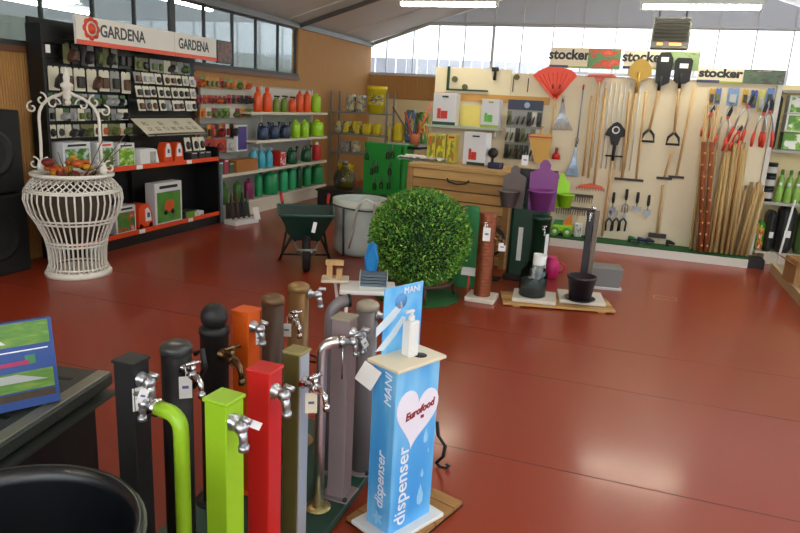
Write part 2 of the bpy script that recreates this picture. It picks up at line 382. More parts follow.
# heater on the panel wall
p = GY(669, 48, 8.75)
hz = T('wall_heater', 'grey louvred heater glowing orange above the tool signs', 'heater', (p.x, 8.75, p.z))
part(hz, 'body', MB().b2(-.21, .21, .0, .3, 0, .34), mat('heater_grey_metal', (92, 90, 86), .45, .5))
for k in range(6): part(hz, 'louvre', MB().box((0, -.02, .1 + k * .042), (.38, .05, .008), rx=R(35)), mat('heater_louvre', (112, 110, 104), .4, .6))
for sx, w_ in ((-.11, .06), (.06, .13)): part(hz, 'heating_element', MB().b2(sx - w_ / 2, sx + w_ / 2, -.012, 0, .03, .055), emis('heater_glow', (255, 150, 60), 2.0))
part(hz, 'bracket', MB().cyl((-.15, .15, .34), (-.15, .15, zroof(p.x) - p.z - .01), .012, n=6).cyl((.15, .15, .34), (.15, .15, zroof(p.x) - p.z - .01), .012, n=6), RAFT)
# ================================================================== left wall goods
def RX(x0, y0, x1, y1, X):
    xm = (x0 + x1) / 2; ym = (y0 + y1) / 2
    a, b = GX(x0, ym, X), GX(x1, ym, X)
    return (a.y + b.y) / 2, abs(b.y - a.y), GX(xm, y1, X).z, GX(xm, y0, X).z
def RY(x0, y0, x1, y1, Y):
    xm = (x0 + x1) / 2; ym = (y0 + y1) / 2
    a, b = GY(x0, ym, Y), GY(x1, ym, Y)
    return (a.x + b.x) / 2, abs(b.x - a.x), GY(xm, y1, Y).z, GY(xm, y0, Y).z
FX = R(90)          # things on the left wall face +x

# ---- generic goods (front = -y, origin = base centre)
def product_box(label, loc, rz, w, d, h, body=None, pic=None, bar=None, group=None, name='product_box', title=True, cat='box', lean=0):
    r = T(name, label, cat, loc, rz, group)
    if lean: r.rotation_euler = (lean, 0, rz)
    part(r, 'carton', MB().bev((0, 0, h / 2), (w, d, h), .004), body or WHITE)
    if pic: part(r, 'picture_panel', MB().b2(-w * .43, w * .43, -d / 2 - .003, -d / 2, h * .06, h * (.78 if title else .94)), pic)
    if title: part(r, 'title_bar', MB().b2(-w * .33, w * .33, -d / 2 - .003, -d / 2, h * .86, h * .93), bar or BLACK)
    return r
def watering_can(label, loc, rz, s, m, group=None, spout=True):
    r = T('watering_can', label, 'watering can', loc, rz, group)
    part(r, 'body', MB().lathe([(.085 * s, 0), (.1 * s, .01 * s), (.1 * s, .1 * s), (.085 * s, .2 * s), (.06 * s, .235 * s), (.055 * s, .22 * s)], 16), m)
    part(r, 'handle', MB().tube([(-.02 * s, 0, .22 * s)] + arc((-.05 * s, 0, .2 * s), .085 * s, 60, 250, 8) + [(-.095 * s, 0, .08 * s)], .013 * s, 6), m)
    if spout:
        part(r, 'spout', MB().tube([(.08 * s, 0, .05 * s), (.15 * s, 0, .13 * s), (.2 * s, 0, .26 * s)], [.024 * s, .016 * s, .012 * s], 8), m)
        part(r, 'rose', MB().lathe([(.012 * s, 0), (.032 * s, .03 * s), (.033 * s, .036 * s)], 10, M=Matrix.Translation((.2 * s, 0, .26 * s)) @ Matrix.Rotation(R(25), 4, 'Y')), m)
    return r
def bottle(label, loc, w, h, m, capm, group=None, trigger=False, name='bottle', cat='bottle', rz=FX):
    r = T(name, label, cat, loc, rz, group); q = w / 2
    part(r, 'body', MB().lathe([(q * .9, 0), (q, h * .03), (q, h * .55), (q * .8, h * .72), (q * .36, h * .8), (q * .36, h * .84)], 14), m)
    if trigger:
        part(r, 'trigger', MB().box((0, -q * .2, h * .92), (q * .5, q * 1.5, h * .1)).box((0, -q * .5, h * .82), (q * .3, q * .2, h * .16), rx=R(20)), capm)
    else: part(r, 'cap', MB().lathe([(q * .45, h * .83), (q * .45, h * .97), (q * .3, h)], 12), capm)
    return r
def jug(label, loc, w, h, m, capm, group=None):
    r = T('spray_tank', label, 'spray tank', loc, FX, group); q = w / 2
    part(r, 'tank', MB().lathe([(q * .92, 0), (q, h * .04), (q, h * .7), (q * .85, h * .82), (q * .4, h * .86)], 16), m)
    part(r, 'pump_cap', MB().lathe([(q * .42, h * .84), (q * .42, h * .94), (q * .2, h * .95), (q * .2, h)], 10), capm)
    part(r, 'carry_handle', MB().tube([(-q * .6, 0, h * .8)] + [(q * .6 * math.cos(R(180 - k * 30)), 0, h * .88 + h * .1 * math.sin(R(k * 30))) for k in range(7)] + [(q * .6, 0, h * .8)], q * .12, 6), capm)
    return r
def pack(label, loc, rz, w, h, card, prod, group, kind=0, tilt=0):
    """hanging blister pack, origin at its base centre"""
    o = part(None, 'blister_pack', shared('pack_card', lambda: MB().prism([(-.5, 0), (.5, 0), (.5, .93), (.42, 1), (.08, 1), (.08, .95), (-.08, .95), (-.08, 1), (-.42, 1), (-.5, .93)], .01)), card, loc=loc)
    o.scale = (w, .35, h); o.rotation_euler = (tilt, 0, rz); tag(o, label, 'package', group)
    key = 'pack_prod%d' % kind
    fn = [lambda: MB().lathe([(.3, 0), (.3, .05), (.2, .09)], 10, M=Matrix.Translation((0, 0, .42)) @ Matrix.Rotation(R(90), 4, 'X')),
          lambda: MB().bev((0, -.05, .4), (.62, .09, .5), .05),
          lambda: MB().tube([(-.2, -.18, .15), (.0, -.19, .4), (.22, -.18, .66)], [.12, .16, .1], 8)][kind]
    part(o, 'product', shared(key, fn), prod); return o

# ---- black shelving with orange shelf edges
GXF = -4.78; GXB = -5.1
G0, G1 = 4.72, 7.08
BLKSH = mat('black_shelf_steel', (17, 17, 18), .45, .2, var=.15)
sh = T('retail_shelving', 'black steel shelving with orange shelf edges and white sign header', 'shelf')
def gp(name, mb, m=BLKSH, **k): return part(sh, name, mb, m, **k)
gp('side_panel', MB().b2(GXB, GXF + .01, G0 - .03, G0, 0, .83)); gp('side_panel', MB().b2(GXB, GXB + .17, G0 - .03, G0, .83, 2.1)); gp('side_panel', MB().b2(GXB, GXF, G1, G1 + .03, 0, .95))
gp('back_panel', MB().b2(GXB - .02, GXB, G0, G1, 0, 2.16))
gp('plinth', MB().b2(GXB, GXF - .02, G0, G1, 0, .11))
for z in (.125, .80):
    gp('shelf_board', MB().b2(GXB, GXF, G0, G1, z - .015, z + .01))
    gp('price_rail', MB().b2(GXF, GXF + .012, G0, G1, z - .012, z + .035), ORANGE, label='orange price rail')
    for q in (5.62, 6.45): gp('price_ticket', MB().b2(GXF + .012, GXF + .015, q, q + .09, z - .012, z + .03), PAPER)
gp('header_board', MB().b2(GXB, GXB + .03, G0, G1 - .02, 1.93, 2.1)); gp('sign_arm', MB().b2(GXB, GXF, 4.92, 4.94, 1.99, 2.03)); gp('sign_arm', MB().b2(GXB, GXF, 6.98, 7.0, 1.99, 2.03))
gp('top_rail', MB().b2(GXB + .15, GXB + .17, G0, 4.95, 1.95, 2.1))
for z in (1.83, 1.62, 1.445, 1.29, 1.13):
    gp('peg_rail', MB().b2(GXB, GXB + .025, G0, G1, z, z + .02))
gp('price_ticket', MB().b2(GXB + .17, GXB + .173, 4.73, 4.78, 1.86, 1.93), PAPER)
gp('middle_upright', MB().b2(GXB, GXB + .05, 5.87, 5.92, .1, 1.95))
SIGNW = mat('sign_white_panel', (222, 216, 204), .4, var=.03)
LOGOR = mat('sign_orange_red', (226, 70, 28), .4, var=.03)
LETT = mat('sign_black_lettering', (28, 28, 28), .4, var=.02)
sg = T('brand_sign', 'long white sign with orange flower emblem, black lettering, orange lower stripe', 'sign', (GXF + .03, 0, 0), 0)
for k, (y0, y1) in enumerate(((4.9, 6.26), (6.265, 7.03))):
    pn = part(sg, 'sign_panel', MB().b2(-.02, .005, y0, y1, 1.955, 2.2), SIGNW)
    part(pn, 'stripe', MB().b2(.005, .008, y0, y1, 1.955, 1.995), LOGOR)
em = MB()
for k in range(8):
    a = k * math.pi / 4; em.lathe([(.001, .004), (.034, .004), (.034, .0), ], 10, c=(.07 * math.cos(a), .07 * math.sin(a), 0))
emb = part(sg, 'flower_emblem', em, LOGOR, loc=(.005, 5.08, 2.1), rot=(R(90), 0, R(90)))
part(emb, 'emblem_ring', MB().lathe([(.001, .006), (.064, .006), (.064, 0)], 20), SIGNW)
part(emb, 'emblem_core', MB().lathe([(.001, .008), (.047, .008), (.047, 0)], 20), LOGOR)
text(sg, 'GARDENA', .15, (.0065, 5.49, 2.09), (R(90), 0, R(90)), LETT, bold=.0035, sx=.86)
text(sg, 'GARDENA', .15, (.0065, 6.6, 2.09), (R(90), 0, R(90)), LETT, bold=.0035, sx=.78)
ps = T('picture_sign', 'small dark picture board with red figure beside the long sign', 'sign', (GXF + .03, 0, 0))
part(ps, 'board', MB().b2(-.01, .005, 7.04, 7.36, 1.94, 2.2), BLKSH)
part(ps, 'picture', MB().b2(.005, .008, 7.05, 7.35, 1.95, 2.19), ramp_mat('dark_garden_print', [(0, (30, 36, 26)), (.45, (46, 60, 36)), (.6, (150, 40, 30)), (.72, (60, 70, 50))], 4., const=False))
part(ps, 'bracket', MB().b2(-.1, -.01, 7.04, 7.06, 1.97, 2.0), BLKSH)

# hanging packs on the black shelving
CARDS = {'grey': mat('pack_grey_card', (150, 150, 146), .45, var=.15), 'white': mat('pack_white_card', (222, 216, 192), .45, var=.06),
         'green': mat('pack_green_card', (66, 96, 60), .45, var=.3), 'dark': mat('pack_dark_card', (38, 38, 36), .4, var=.2),
         'olive': mat('pack_olive_card', (110, 112, 70), .4, var=.2), 'teal': mat('pack_teal_card', (96, 130, 128), .4, var=.2)}
PRODS = [mat('product_charcoal', (52, 50, 48), .4), mat('product_orange', (200, 92, 40), .4), mat('product_moss', (96, 110, 56), .4),
         mat('product_brown', (92, 62, 44), .4), mat('product_silver', (176, 178, 178), .35), mat('product_crimson', (128, 36, 34), .4)]
def pack_row(px0, px1, py0, py1, n, X, cards, prods, label, group, kinds=(0, 1, 2), tilt=0., ref='side panel'):
    label = label.replace('dark package', 'package').replace('small grey-green package', 'small package').replace('small grey package', 'small package').replace('amber and green seed packet', 'seed packet').replace('black and red packet', 'packet').replace('red packet', 'packet').replace('mixed colour packet', 'packet').replace('cream package', 'package').replace('small mottled package', 'small package')
    xm = (px0 + px1) / 2
    ya, yb = GX(px0, (py0 + py1) / 2, X).y, GX(px1, (py0 + py1) / 2, X).y
    z0, z1 = GX(xm, py1, X).z, GX(xm, py0, X).z
    st = (yb - ya) / n
    for k in range(n):
        c = random.choice(cards); q = PRODS[random.choice(prods)]
        hh = (z1 - z0) * random.uniform(.94, 1.0)
        pack('%s %s, %s from the %s' % (c, label, ORD[k], ref), (X + random.uniform(0, .02), ya + (k + .5) * st, z1 - hh), FX + random.uniform(-.05, .05), st * random.uniform(.8, .92), hh, CARDS[c], q, group, random.choice(kinds), tilt)
PX = GXB + .07
pack_row(62, 130, 46, 67, 9, PX, ['dark', 'dark', 'olive', 'grey'], [0, 3, 2, 4], 'dark package hanging in the top row', 'top row packages on the black shelving')
pack_row(46, 130, 69, 92, 7, PX, ['white', 'green', 'white', 'grey'], [0, 2, 5, 3], 'large picture package in the second row', 'second row packages on the black shelving', (1, 1, 2))
pack_row(46, 124, 94, 106, 12, PX, ['grey', 'green', 'grey', 'teal'], [0, 2, 4], 'small grey-green package in the third row', 'third row packages on the black shelving')
pack_row(47, 128, 108.5, 121, 12, PX, ['grey', 'grey', 'green', 'white'], [0, 4, 2], 'small grey package in the fourth row', 'fourth row packages on the black shelving')
pack_row(48, 138, 124, 137, 13, PX, ['grey', 'olive', 'white'], [0, 3, 1, 2], 'small mottled package in the fifth row', 'fifth row packages on the black shelving')
pack_row(133, 190, 60, 73, 8, PX, ['grey', 'white', 'olive', 'teal'], [0, 2, 4], 'narrow package hanging just under the sign stripe', 'narrow packages under the sign', ref='middle upright')
for k, (y0, y1, lab) in enumerate(((74, 85, 'upper'), (87, 98, 'middle'), (100, 111, 'lower'))):
    pack_row(133 + k * 2, 195 + k, y0, y1, 9, PX + .06, ['white', 'white', 'white', 'grey'], [0, 0, 3, 4], 'cream package in the %s of three tilted cream rows' % lab, '%s row of cream packages' % lab, (0, 0, 1), tilt=-.2, ref='middle upright')
# tilted chart board
a = GX(149, 135.5, GXF + .0); b = GX(207, 133.5, GXF + .0); z1 = GX(140, 118.4, GXB + .1).z
cb = T('chart_board', 'cream tilted chart board with rows of small pictures below the packages', 'board', (GXF, (a.y + b.y) / 2, a.z), FX)
wd = b.y - a.y; hh = z1 - a.z; ln = math.hypot(hh, .22)
bo = part(cb, 'board', MB().b2(-wd / 2, wd / 2, 0, .01, 0, ln), mat('chart_cream', (222, 214, 188), .45, var=.03), rot=(-math.atan2(.22, hh), 0, 0))
part(bo, 'edge_strip', MB().b2(-wd / 2, wd / 2, -.006, .0, 0, .02), STEEL)
for row, (zf, n) in enumerate(((.68, 4), (.36, 7))):
    for k in range(n):
        x = -wd * .38 + wd * .76 * k / (n - 1)
        part(bo, 'printed_picture', MB().b2(x - .04, x + .04, -.002, 0, ln * zf - .03, ln * zf + .03), ramp_mat('chart_prints', [(0, (214, 206, 180)), (.5, (120, 130, 120)), (.6, (190, 160, 120))], 3.))
part(cb, 'stay', MB().b2(-wd * .4, -wd * .4 + .02, .0, .25, -.01, .0), BLKSH)

# upper orange-edged shelf
SZ = .812; BX = GXF - .12
grass_p = picture('box_lawn_print', (190, 205, 214), (60, 110, 40), (104, 150, 50))
boxb = mat('box_white_print', (214, 214, 216), .45, var=.05)
for k, (x0, x1, yt, lab, bar) in enumerate(((60, 89, 142, 'box with a white lid band and lawn picture behind the basket handle', BLACK), (95, 112, 142, 'box with a white lid band and lawn picture, middle of three', ORANGE), (115, 133, 143, 'box with a bright lime picture, last of three by the white machine', BLACK))):
    yc, w_, z0, z1 = RX(x0, yt, x1, 165, BX)
    product_box(lab, (BX - .06, yc, SZ), FX, w_ * .96, .18, z1 - SZ, boxb, grass_p if k < 2 else picture('box_lime_print', (200, 215, 180), (90, 150, 30), (150, 190, 50)), bar)
yc, w_, z0, z1 = RX(135, 148, 154, 164, BX)
r = T('boxed_pump', 'white wedge-shaped pump pack on the upper orange-edged shelf', 'package', (BX, yc, SZ), FX)
part(r, 'shell', MB().prism([(-w_ / 2, 0), (w_ / 2, 0), (w_ * .36, (z1 - SZ) * .9), (w_ * .2, z1 - SZ), (-w_ / 2, z1 - SZ)], .14), WHITE)
part(r, 'picture_panel', MB().b2(0, w_ * .3, -.075, -.07, .02, (z1 - SZ) * .8), ramp_mat('pump_print', [(0, (90, 100, 90)), (.5, (176, 178, 168)), (.75, (110, 130, 96))], 1.6, const=False))
for k, (x0, x1) in enumerate(((158, 167), (169, 178))):
    yc, w_, z0, z1 = RX(x0, 142, x1, 162, BX)
    r = T('spray_bottle', ('orange bottle with white arched label beside the pump pack', 'orange bottle with white arched label beside the cards')[k], 'bottle', (BX + .03, yc, SZ), FX, 'orange bottles with white arched labels')
    h_ = z1 - SZ; ow = w_ * 1.0
    part(r, 'body', MB().prism([(-ow / 2, 0), (ow / 2, 0), (ow * .42, h_ * .7), (ow * .2, h_), (-ow * .2, h_), (-ow * .42, h_ * .7)], .09), ORANGE)
    part(r, 'label_panel', MB().prism([(-ow * .3, h_ * .3), (ow * .3, h_ * .3), (ow * .27, h_ * .68), (ow * .13, h_ * .95), (-ow * .13, h_ * .95), (-ow * .27, h_ * .68)], .006, Matrix.Translation((0, -.047, 0))), WHITE)
    part(r, 'emblem', MB().b2(-ow * .1, ow * .1, -.053, -.05, h_ * .48, h_ * .68), mat('steel_blue_print', (60, 80, 120), .4))
for x in (155, 171):
    yc, w_, z0, z1 = RX(x - 4, 141, x + 4, 150, BX - .1)
    solo('hose_reel', 'red hose reel behind the orange bottle %s' % ('by the pump pack' if x == 155 else 'by the white cards'), 'hose reel', MB().lathe([(.07, -.06), (.07, -.05), (.04, -.045), (.04, .045), (.07, .05), (.07, .06)], 14, M=Matrix.Translation((0, 0, .07)) @ Matrix.Rotation(R(90), 4, 'X')), RED, (BX - .13, yc, SZ), FX)
for k, x in enumerate((189, 197, 203)):
    yc, w_, z0, z1 = RX(x - 4, 140, x + 3, 150, BX)
    pack('white card on the upper orange-edged shelf, %s from the bottles' % ORD[k], (BX, yc, SZ + .1), FX, .11, .16, CARDS['white'], PRODS[0], 'white cards at the shelf end', 0, -.15)
    product_box('low dark carton under the %s white card' % ORD[k], (BX, yc, SZ), FX, .12, .16, .09, mat('dark_carton', (44, 44, 46), .5), None, PAPER, 'low dark cartons', title=True)
# lower orange-edged shelf
SZ = .137
yc, w_, z0, z1 = RX(116, 206, 136, 231, GXF - .05)
product_box('small white box with a tractor picture on the bottom shelf', (GXF - .12, yc, SZ), FX, w_, .14, z1 - SZ, boxb, ramp_mat('tractor_print', [(0, (40, 90, 36)), (.46, (70, 130, 56)), (.58, (190, 60, 30)), (.72, (205, 205, 200))], 2.2, const=False), BLACK)
yc, w_, z0, z1 = RX(138, 204, 152, 227, GXF - .05)
r = T('pressure_washer', 'orange machine with a white emblem plate between two boxes', 'machine', (GXF - .12, yc, SZ), FX); h_ = z1 - SZ
part(r, 'body', MB().prism([(-w_ / 2, .02), (w_ / 2, .02), (w_ * .46, h_ * .6), (w_ * .2, h_), (-w_ * .35, h_), (-w_ / 2, h_ * .8)], .16), ORANGE)
part(r, 'emblem_plate', MB().prism([(-w_ * .05, h_ * .3), (w_ * .38, h_ * .3), (w_ * .32, h_ * .65), (w_ * .15, h_ * .85), (-w_ * .05, h_ * .8)], .006, Matrix.Translation((0, -.083, 0))), WHITE)
part(r, 'emblem', MB().b2(w_ * .08, w_ * .24, -.09, -.086, h_ * .45, h_ * .65), mat('steel_blue_print', (60, 80, 120)))
for sx in (-1, 1): part(r, 'wheel', MB().lathe([(.03, -.02), (.03, .02)], 12, M=Matrix.Translation((sx * w_ * .35, -.06, .03)) @ Matrix.Rotation(R(90), 4, 'X')), BLACK)
yc, w_, z0, z1 = RX(154, 182, 181, 222, GXF - .05)
r = product_box('tall white box with a picture of an orange mower', (GXF - .1, yc, SZ), FX, w_, .13, z1 - SZ, boxb, ramp_mat('lawn_print', [(0, (34, 64, 34)), (.5, (84, 146, 50)), (.8, (60, 100, 44))], 1.5, const=False), BLACK); h_ = z1 - SZ
part(r, 'printed_mower', MB().prism([(-w_ * .16, h_ * .3), (w_ * .16, h_ * .3), (w_ * .18, h_ * .48), (w_ * .1, h_ * .58), (-w_ * .12, h_ * .56), (-w_ * .18, h_ * .42)], .003, Matrix.Translation((0, -.069, 0))), mat('mower_orange_print', (210, 84, 34), .4))
for q_ in (-.14, .12): part(r, 'printed_wheel', MB().lathe([(.03, 0), (.03, .002), (.001, .002)], 12, M=Matrix.Translation((w_ * q_, -.0705, h_ * .29)) @ Matrix.Rotation(R(90), 4, 'X')), BLACK)
yc, w_, z0, z1 = RX(183, 199, 193, 205, GXF - .1)
product_box('flat lime and black carton on the bottom shelf', (GXF - .14, yc, SZ), FX, .22, .16, .08, mat('dark_carton', (44, 44, 46)), mat('lime_print', (120, 160, 50)), PAPER, title=False)
yc, w_, z0, z1 = RX(190, 205, 200, 211, GXF - .05)
product_box('flat white carton with black marks on the bottom shelf', (GXF - .09, yc + .08, SZ), FX, .16, .1, .06, WHITE, ramp_mat('white_black_print', [(0, (220, 220, 218)), (.55, (40, 40, 40)), (.62, (220, 220, 218))], 5.), None, title=False)

# ---- white shelving: watering cans and tanks
W0, W1 = 7.18, 10.24; WXF = -4.8
SHW = mat('cream_shelf_steel', (206, 198, 178), .45, .0, var=.04)
SHB = mat('grey_back_panel', (150, 150, 142), .5, var=.06)
ws = T('retail_shelving', 'cream steel shelving along the reed wall with coloured cans', 'shelf')
def wp(name, mb, m=SHW, **k): return part(ws, name, mb, m, **k)
wp('back_panel', MB().b2(-5.12, -5.1, W0, W1, .1, 1.72), SHB); wp('top_panel', MB().b2(-5.1, -5.08, W0, W1, 1.4, 1.7), mat('pale_top_panel', (186, 182, 168), .5))
wp('side_panel', MB().b2(-5.1, WXF + .02, W0 - .025, W0, 0, .62), mat('blue_grey_panel', (130, 140, 152), .5)); 
wp('plinth', MB().b2(-5.1, WXF - .01, W0, W1, 0, .17))
for k, (z, y0) in enumerate(((.19, W0), (.59, W0), (.985, 8.0), (1.365, 7.88))):
    wp('shelf_board', MB().b2(-5.1, WXF, y0, W1, z - .02, z), SHW); wp('shelf_lip', MB().b2(WXF, WXF + .012, y0, W1, z - .03, z + .008), SHW)
for q in (8.6, W1 - .02): wp('upright', MB().b2(-5.1, -5.07, q, q + .03, .1, 1.72))
for z in (1.66, 1.48, 1.34, 1.2): wp('peg_rail', MB().b2(-5.1, -5.08, W0, 7.95, z, z + .015), STEEL)
# top shelf bottles
OR2 = mat('spray_orange', (230, 84, 24), .35, var=.06); OLV = mat('olive_bottle', (112, 134, 40), .35, var=.08); LM2 = mat('lime_bottle', (156, 206, 24), .35, var=.06)
DCAP = mat('dark_cap', (30, 34, 26), .4)
def on_shelf(fn, px0, px1, pyt, X, z, dx=0):
    yc, w_, z0, z1 = RX(px0, pyt, px1, pyt + 12, X); return yc, w_ * 1.18 * abs(X) / math.hypot(X, yc), min(z1 - z, {1.368: .34, .988: .345, .593: .352, .193: .36}.get(z, 9))
X1 = -4.93; ZT = 1.368
for k, (x0, x1) in enumerate(((253.5, 262), (262.5, 272))):
    yc, w_, h_ = on_shelf(None, x0, x1, 85, X1, ZT); bottle('tall slim orange bottle on the top cream shelf, %s from the packets' % ORD[k], (X1, yc, ZT), w_ * .9, h_, OR2, OR2, 'tall orange bottles')
for k, (x0, x1) in enumerate(((272.5, 280), (280.5, 288))):
    yc, w_, h_ = on_shelf(None, x0, x1, 95, X1, ZT); bottle('olive green trigger spray bottle, %s from the tall orange bottles' % ORD[k], (X1, yc, ZT), w_ * .85, h_, OLV, DCAP, 'olive trigger bottles', True)
yc, w_, h_ = on_shelf(None, 288.5, 296, 96, X1, ZT); bottle('short orange trigger spray bottle beside the olive ones', (X1, yc, ZT), w_ * .9, h_, OR2, DCAP, None, True)
for k, (x0, x1) in enumerate(((296.5, 303), (303.5, 310.5))):
    yc, w_, h_ = on_shelf(None, x0, x1, 90.5, X1, ZT); jug('orange spray tank with carry handle, %s from the lime tank' % ORD[1 - k], (X1, yc, ZT), w_, h_, OR2, mat('orange_cap', (200, 60, 24), .4), 'orange spray tanks')
yc, w_, h_ = on_shelf(None, 311, 320.5, 93, X1, ZT); jug('lime spray tank at the end of the top cream shelf', (X1, yc, ZT), w_ * .9, h_, LM2, LM2)
# third shelf
NAVY = mat('navy_blue_can', (36, 52, 84), .35, var=.08); ZT = .988
for k, x0 in enumerate((257, 268, 279)):
    yc, w_, h_ = on_shelf(None, x0, x0 + 11, 122, X1, ZT); watering_can('navy blue watering can, %s from the slim lime tanks' % ORD[2 - k], (X1, yc, ZT), FX, min(.8, h_ / .26), NAVY, 'navy watering cans')
for k, (x0, x1) in enumerate(((291.5, 300), (300.5, 309), (311, 323))):
    yc, w_, h_ = on_shelf(None, x0, x1, 119.5, X1, ZT)
    jug(('wide ' if k == 2 else '') + ('lime green spray tank at the shelf end beside slimmer ones' if k == 2 else 'slim lime green spray tank, %s from the navy cans' % ORD[k]), (X1, yc, ZT), w_ * .92, h_, LM2, LM2, None if k == 2 else 'slim lime tanks')
# second shelf
CYAN = mat('cyan_can', (70, 170, 190), .35, var=.08); DG = mat('deep_green_can', (20, 82, 50), .35, var=.08); ZT = .593
for k, x0 in enumerate((250, 257.5, 265)):
    yc, w_, h_ = on_shelf(None, x0, x0 + 7.5, 147, X1, ZT); bottle('cyan trigger spray bottle, %s from the red box' % ORD[2 - k], (X1, yc, ZT), w_ * .95, h_, CYAN, mat('pale_cyan_cap', (150, 200, 210), .4), 'cyan spray bottles', True)
yc, w_, h_ = on_shelf(None, 273, 283.5, 151, X1, ZT); product_box('red box with white print next to the cyan bottles', (X1, yc, ZT), FX, w_, .16, h_, RED, ramp_mat('red_white_print', [(0, (190, 30, 26)), (.55, (220, 214, 210))], 4.), PAPER)
for k, (x0, x1) in enumerate(((287, 296.5), (301, 311))):
    yc, w_, h_ = on_shelf(None, x0, x1, 142, X1, ZT); watering_can('dark green watering can on the second shelf, %s from the red box' % ORD[k], (X1, yc, ZT), FX, min(.85, h_ / .27), DG, 'dark green watering cans')
yc, w_, h_ = on_shelf(None, 312.5, 321, 142, X1, ZT); jug('red and white sprayer at the end of the second shelf', (X1, yc, ZT), w_ * .9, h_, RED, WHITE)
# bottom shelf
EM = mat('emerald_can', (24, 140, 84), .35, var=.08); ZT = .193
for k, (x0, x1, yt, m_, lab) in enumerate(((255, 262, 168, EM, 'narrow emerald tank beside the wide emerald tank'), (263, 277, 165, EM, 'wide emerald green tank on the bottom shelf'),
        (279, 287.5, 163, mat('mint_can', (40, 160, 104), .35), 'slim mint green tank beside the wide emerald tank'), (288, 296, 162, mat('mint_can', (40, 160, 104), .35), 'slim mint green tank beside the dark green tank'),
        (296.5, 302, 164, DG, 'dark green tank between the mint and emerald tanks'), (303, 311, 160, GREEN, 'tall green tank near the shelf end'), (312, 323, 160, GREEN, 'broad green tank at the shelf end'))):
    yc, w_, h_ = on_shelf(None, x0, x1, yt, X1, ZT); jug(lab, (X1, yc, ZT), w_ * .95, h_, m_, m_, 'slim mint tanks' if 'mint green' in lab else None)
for k, (x0, x1, yt, m_, lab) in enumerate(((206.5, 215, 183, DG, 'dark green pot at the aisle end of the bottom shelf'), (217, 228, 181, mat('grass_green_can', (60, 110, 40), .4), 'grass green watering pot on the bottom shelf'), (233, 242, 180, mat('grass_green_can', (60, 110, 40), .4), 'grass green pot behind the tool stand'), (244, 253, 178, mat('magenta_can', (130, 30, 84), .4), 'magenta watering pot on the bottom shelf'))):
    yc, w_, h_ = on_shelf(None, x0, x1, yt, X1, ZT); jug(lab, (X1, max(yc, W0 + .12), ZT), w_ * .9, h_, m_, m_)
# hanging rows at the aisle end
for nm, c in (('scarlet', (170, 44, 40)), ('amber', (196, 128, 48)), ('leaf', (96, 130, 46)), ('berry', (120, 40, 60)), ('coal', (34, 34, 34)), ('sky', (110, 130, 160)), ('bone', (206, 200, 184))): CARDS[nm] = mat('pack_%s_card' % nm, c, .4, var=.2)
pack_row(193, 246, 78, 89, 11, -5.04, ['amber', 'leaf', 'amber', 'scarlet'], [1, 2, 3], 'amber and green seed packet in the top peg row', 'top peg row packets')
pack_row(193, 225, 95, 104, 8, -5.03, ['scarlet', 'berry', 'scarlet'], [5, 3, 1], 'red packet in the second peg row', 'red second row packets')
pack_row(226, 252, 95, 104, 6, -5.03, ['scarlet', 'coal', 'bone'], [0, 5], 'black and red packet in the second peg row', 'black second row packets', ref='orange bottles')
pack_row(198, 250, 108, 118, 9, -5.04, ['amber', 'bone', 'leaf', 'berry'], [1, 2, 5], 'mixed colour packet in the third peg row', 'third peg row packets')
pack_row(206, 236, 124, 138, 8, -5.04, ['amber', 'coal', 'bone', 'scarlet'], [0, 1, 5], 'upright packet in the fourth peg row', 'fourth peg row packets')
yc, w_, z0, z1 = RX(240, 125, 250, 151, -4.95)
product_box('tall white and violet box hanging at the front of the pegs', (-4.98, yc - .06, z0), FX, w_, .05, z1 - z0, WHITE, mat('violet_print', (70, 56, 130), .4), PAPER, title=False)
for k, (x0, x1, c, lab) in enumerate(((207, 215, (160, 40, 34), 'red hose nozzle pack above the second shelf'), (216, 227, (186, 50, 34), 'red round nozzle pack beside the white cards'), (228, 236, (180, 174, 160), 'cream round nozzle pack above the second shelf'))):
    yc, w_, z0, z1 = RX(x0, 139, x1, 152, -4.98)
    pack(lab, (-5.0, yc, z0), FX, w_, z1 - z0, mat('pack_c%d' % k, c, .4), PRODS[5 if k < 2 else 4], None, 0)
for k, (x0, x1, yt, c, lab) in enumerate(((208, 214, 163, (90, 110, 100), 'small grey green carton on the second shelf'), (216, 223, 160, (150, 50, 70), 'small rose red carton on the second shelf'), (224, 231, 163, (60, 90, 60), 'small dark green carton on the second shelf'))):
    yc, w_, z0, z1 = RX(x0, yt, x1, 174, -4.86); yc = max(yc, W0 + .06 + k * .12)
    product_box(lab, (-4.9, yc, .592), FX, .1, .12, z1 - .592, mat('carton_c%d' % k, c), None, PAPER)
yc, w_, z0, z1 = RX(233, 159, 256, 168, -4.86)
solo('wooden_planter', 'low orange brown wooden trough on the second shelf', 'planter', MB().box((0, 0, (z1 - .592) / 2), (w_ * .9, .16, z1 - .592), taper=1.04), mat('orange_brown_wood', (160, 100, 44), .5, var=.2), (-4.9, yc, .592), FX)
# tool stand on the floor
p = GZ(233, 224)
st = T('tool_stand', 'small white stand holding dark hand tools on the floor', 'display stand', (p.x + .05, p.y + .12, 0), R(75))
part(st, 'base', MB().b2(-.2, .2, -.1, .1, 0, .06), WHITE); part(st, 'back_plate', MB().b2(-.18, .18, .08, .09, .06, .26), mat('dark_carton', (44, 44, 46)))
for k in range(4):
    x = -.14 + k * .09
    part(st, 'hand_tool', MB().cyl((x, 0, .06), (x, .03, .26), .014, .018, 8).box((x, .035, .33), (.04, .02, .12), taper=.3), [mat('brown_handle', (80, 50, 34)), mat('brown_handle', (80, 50, 34)), BLACK, mat('green_tool', (60, 80, 50), .5)][k])
part(st, 'price_card', MB().box((.16, -.1, .12), (.1, .006, .16), rx=R(-15)), PAPER)

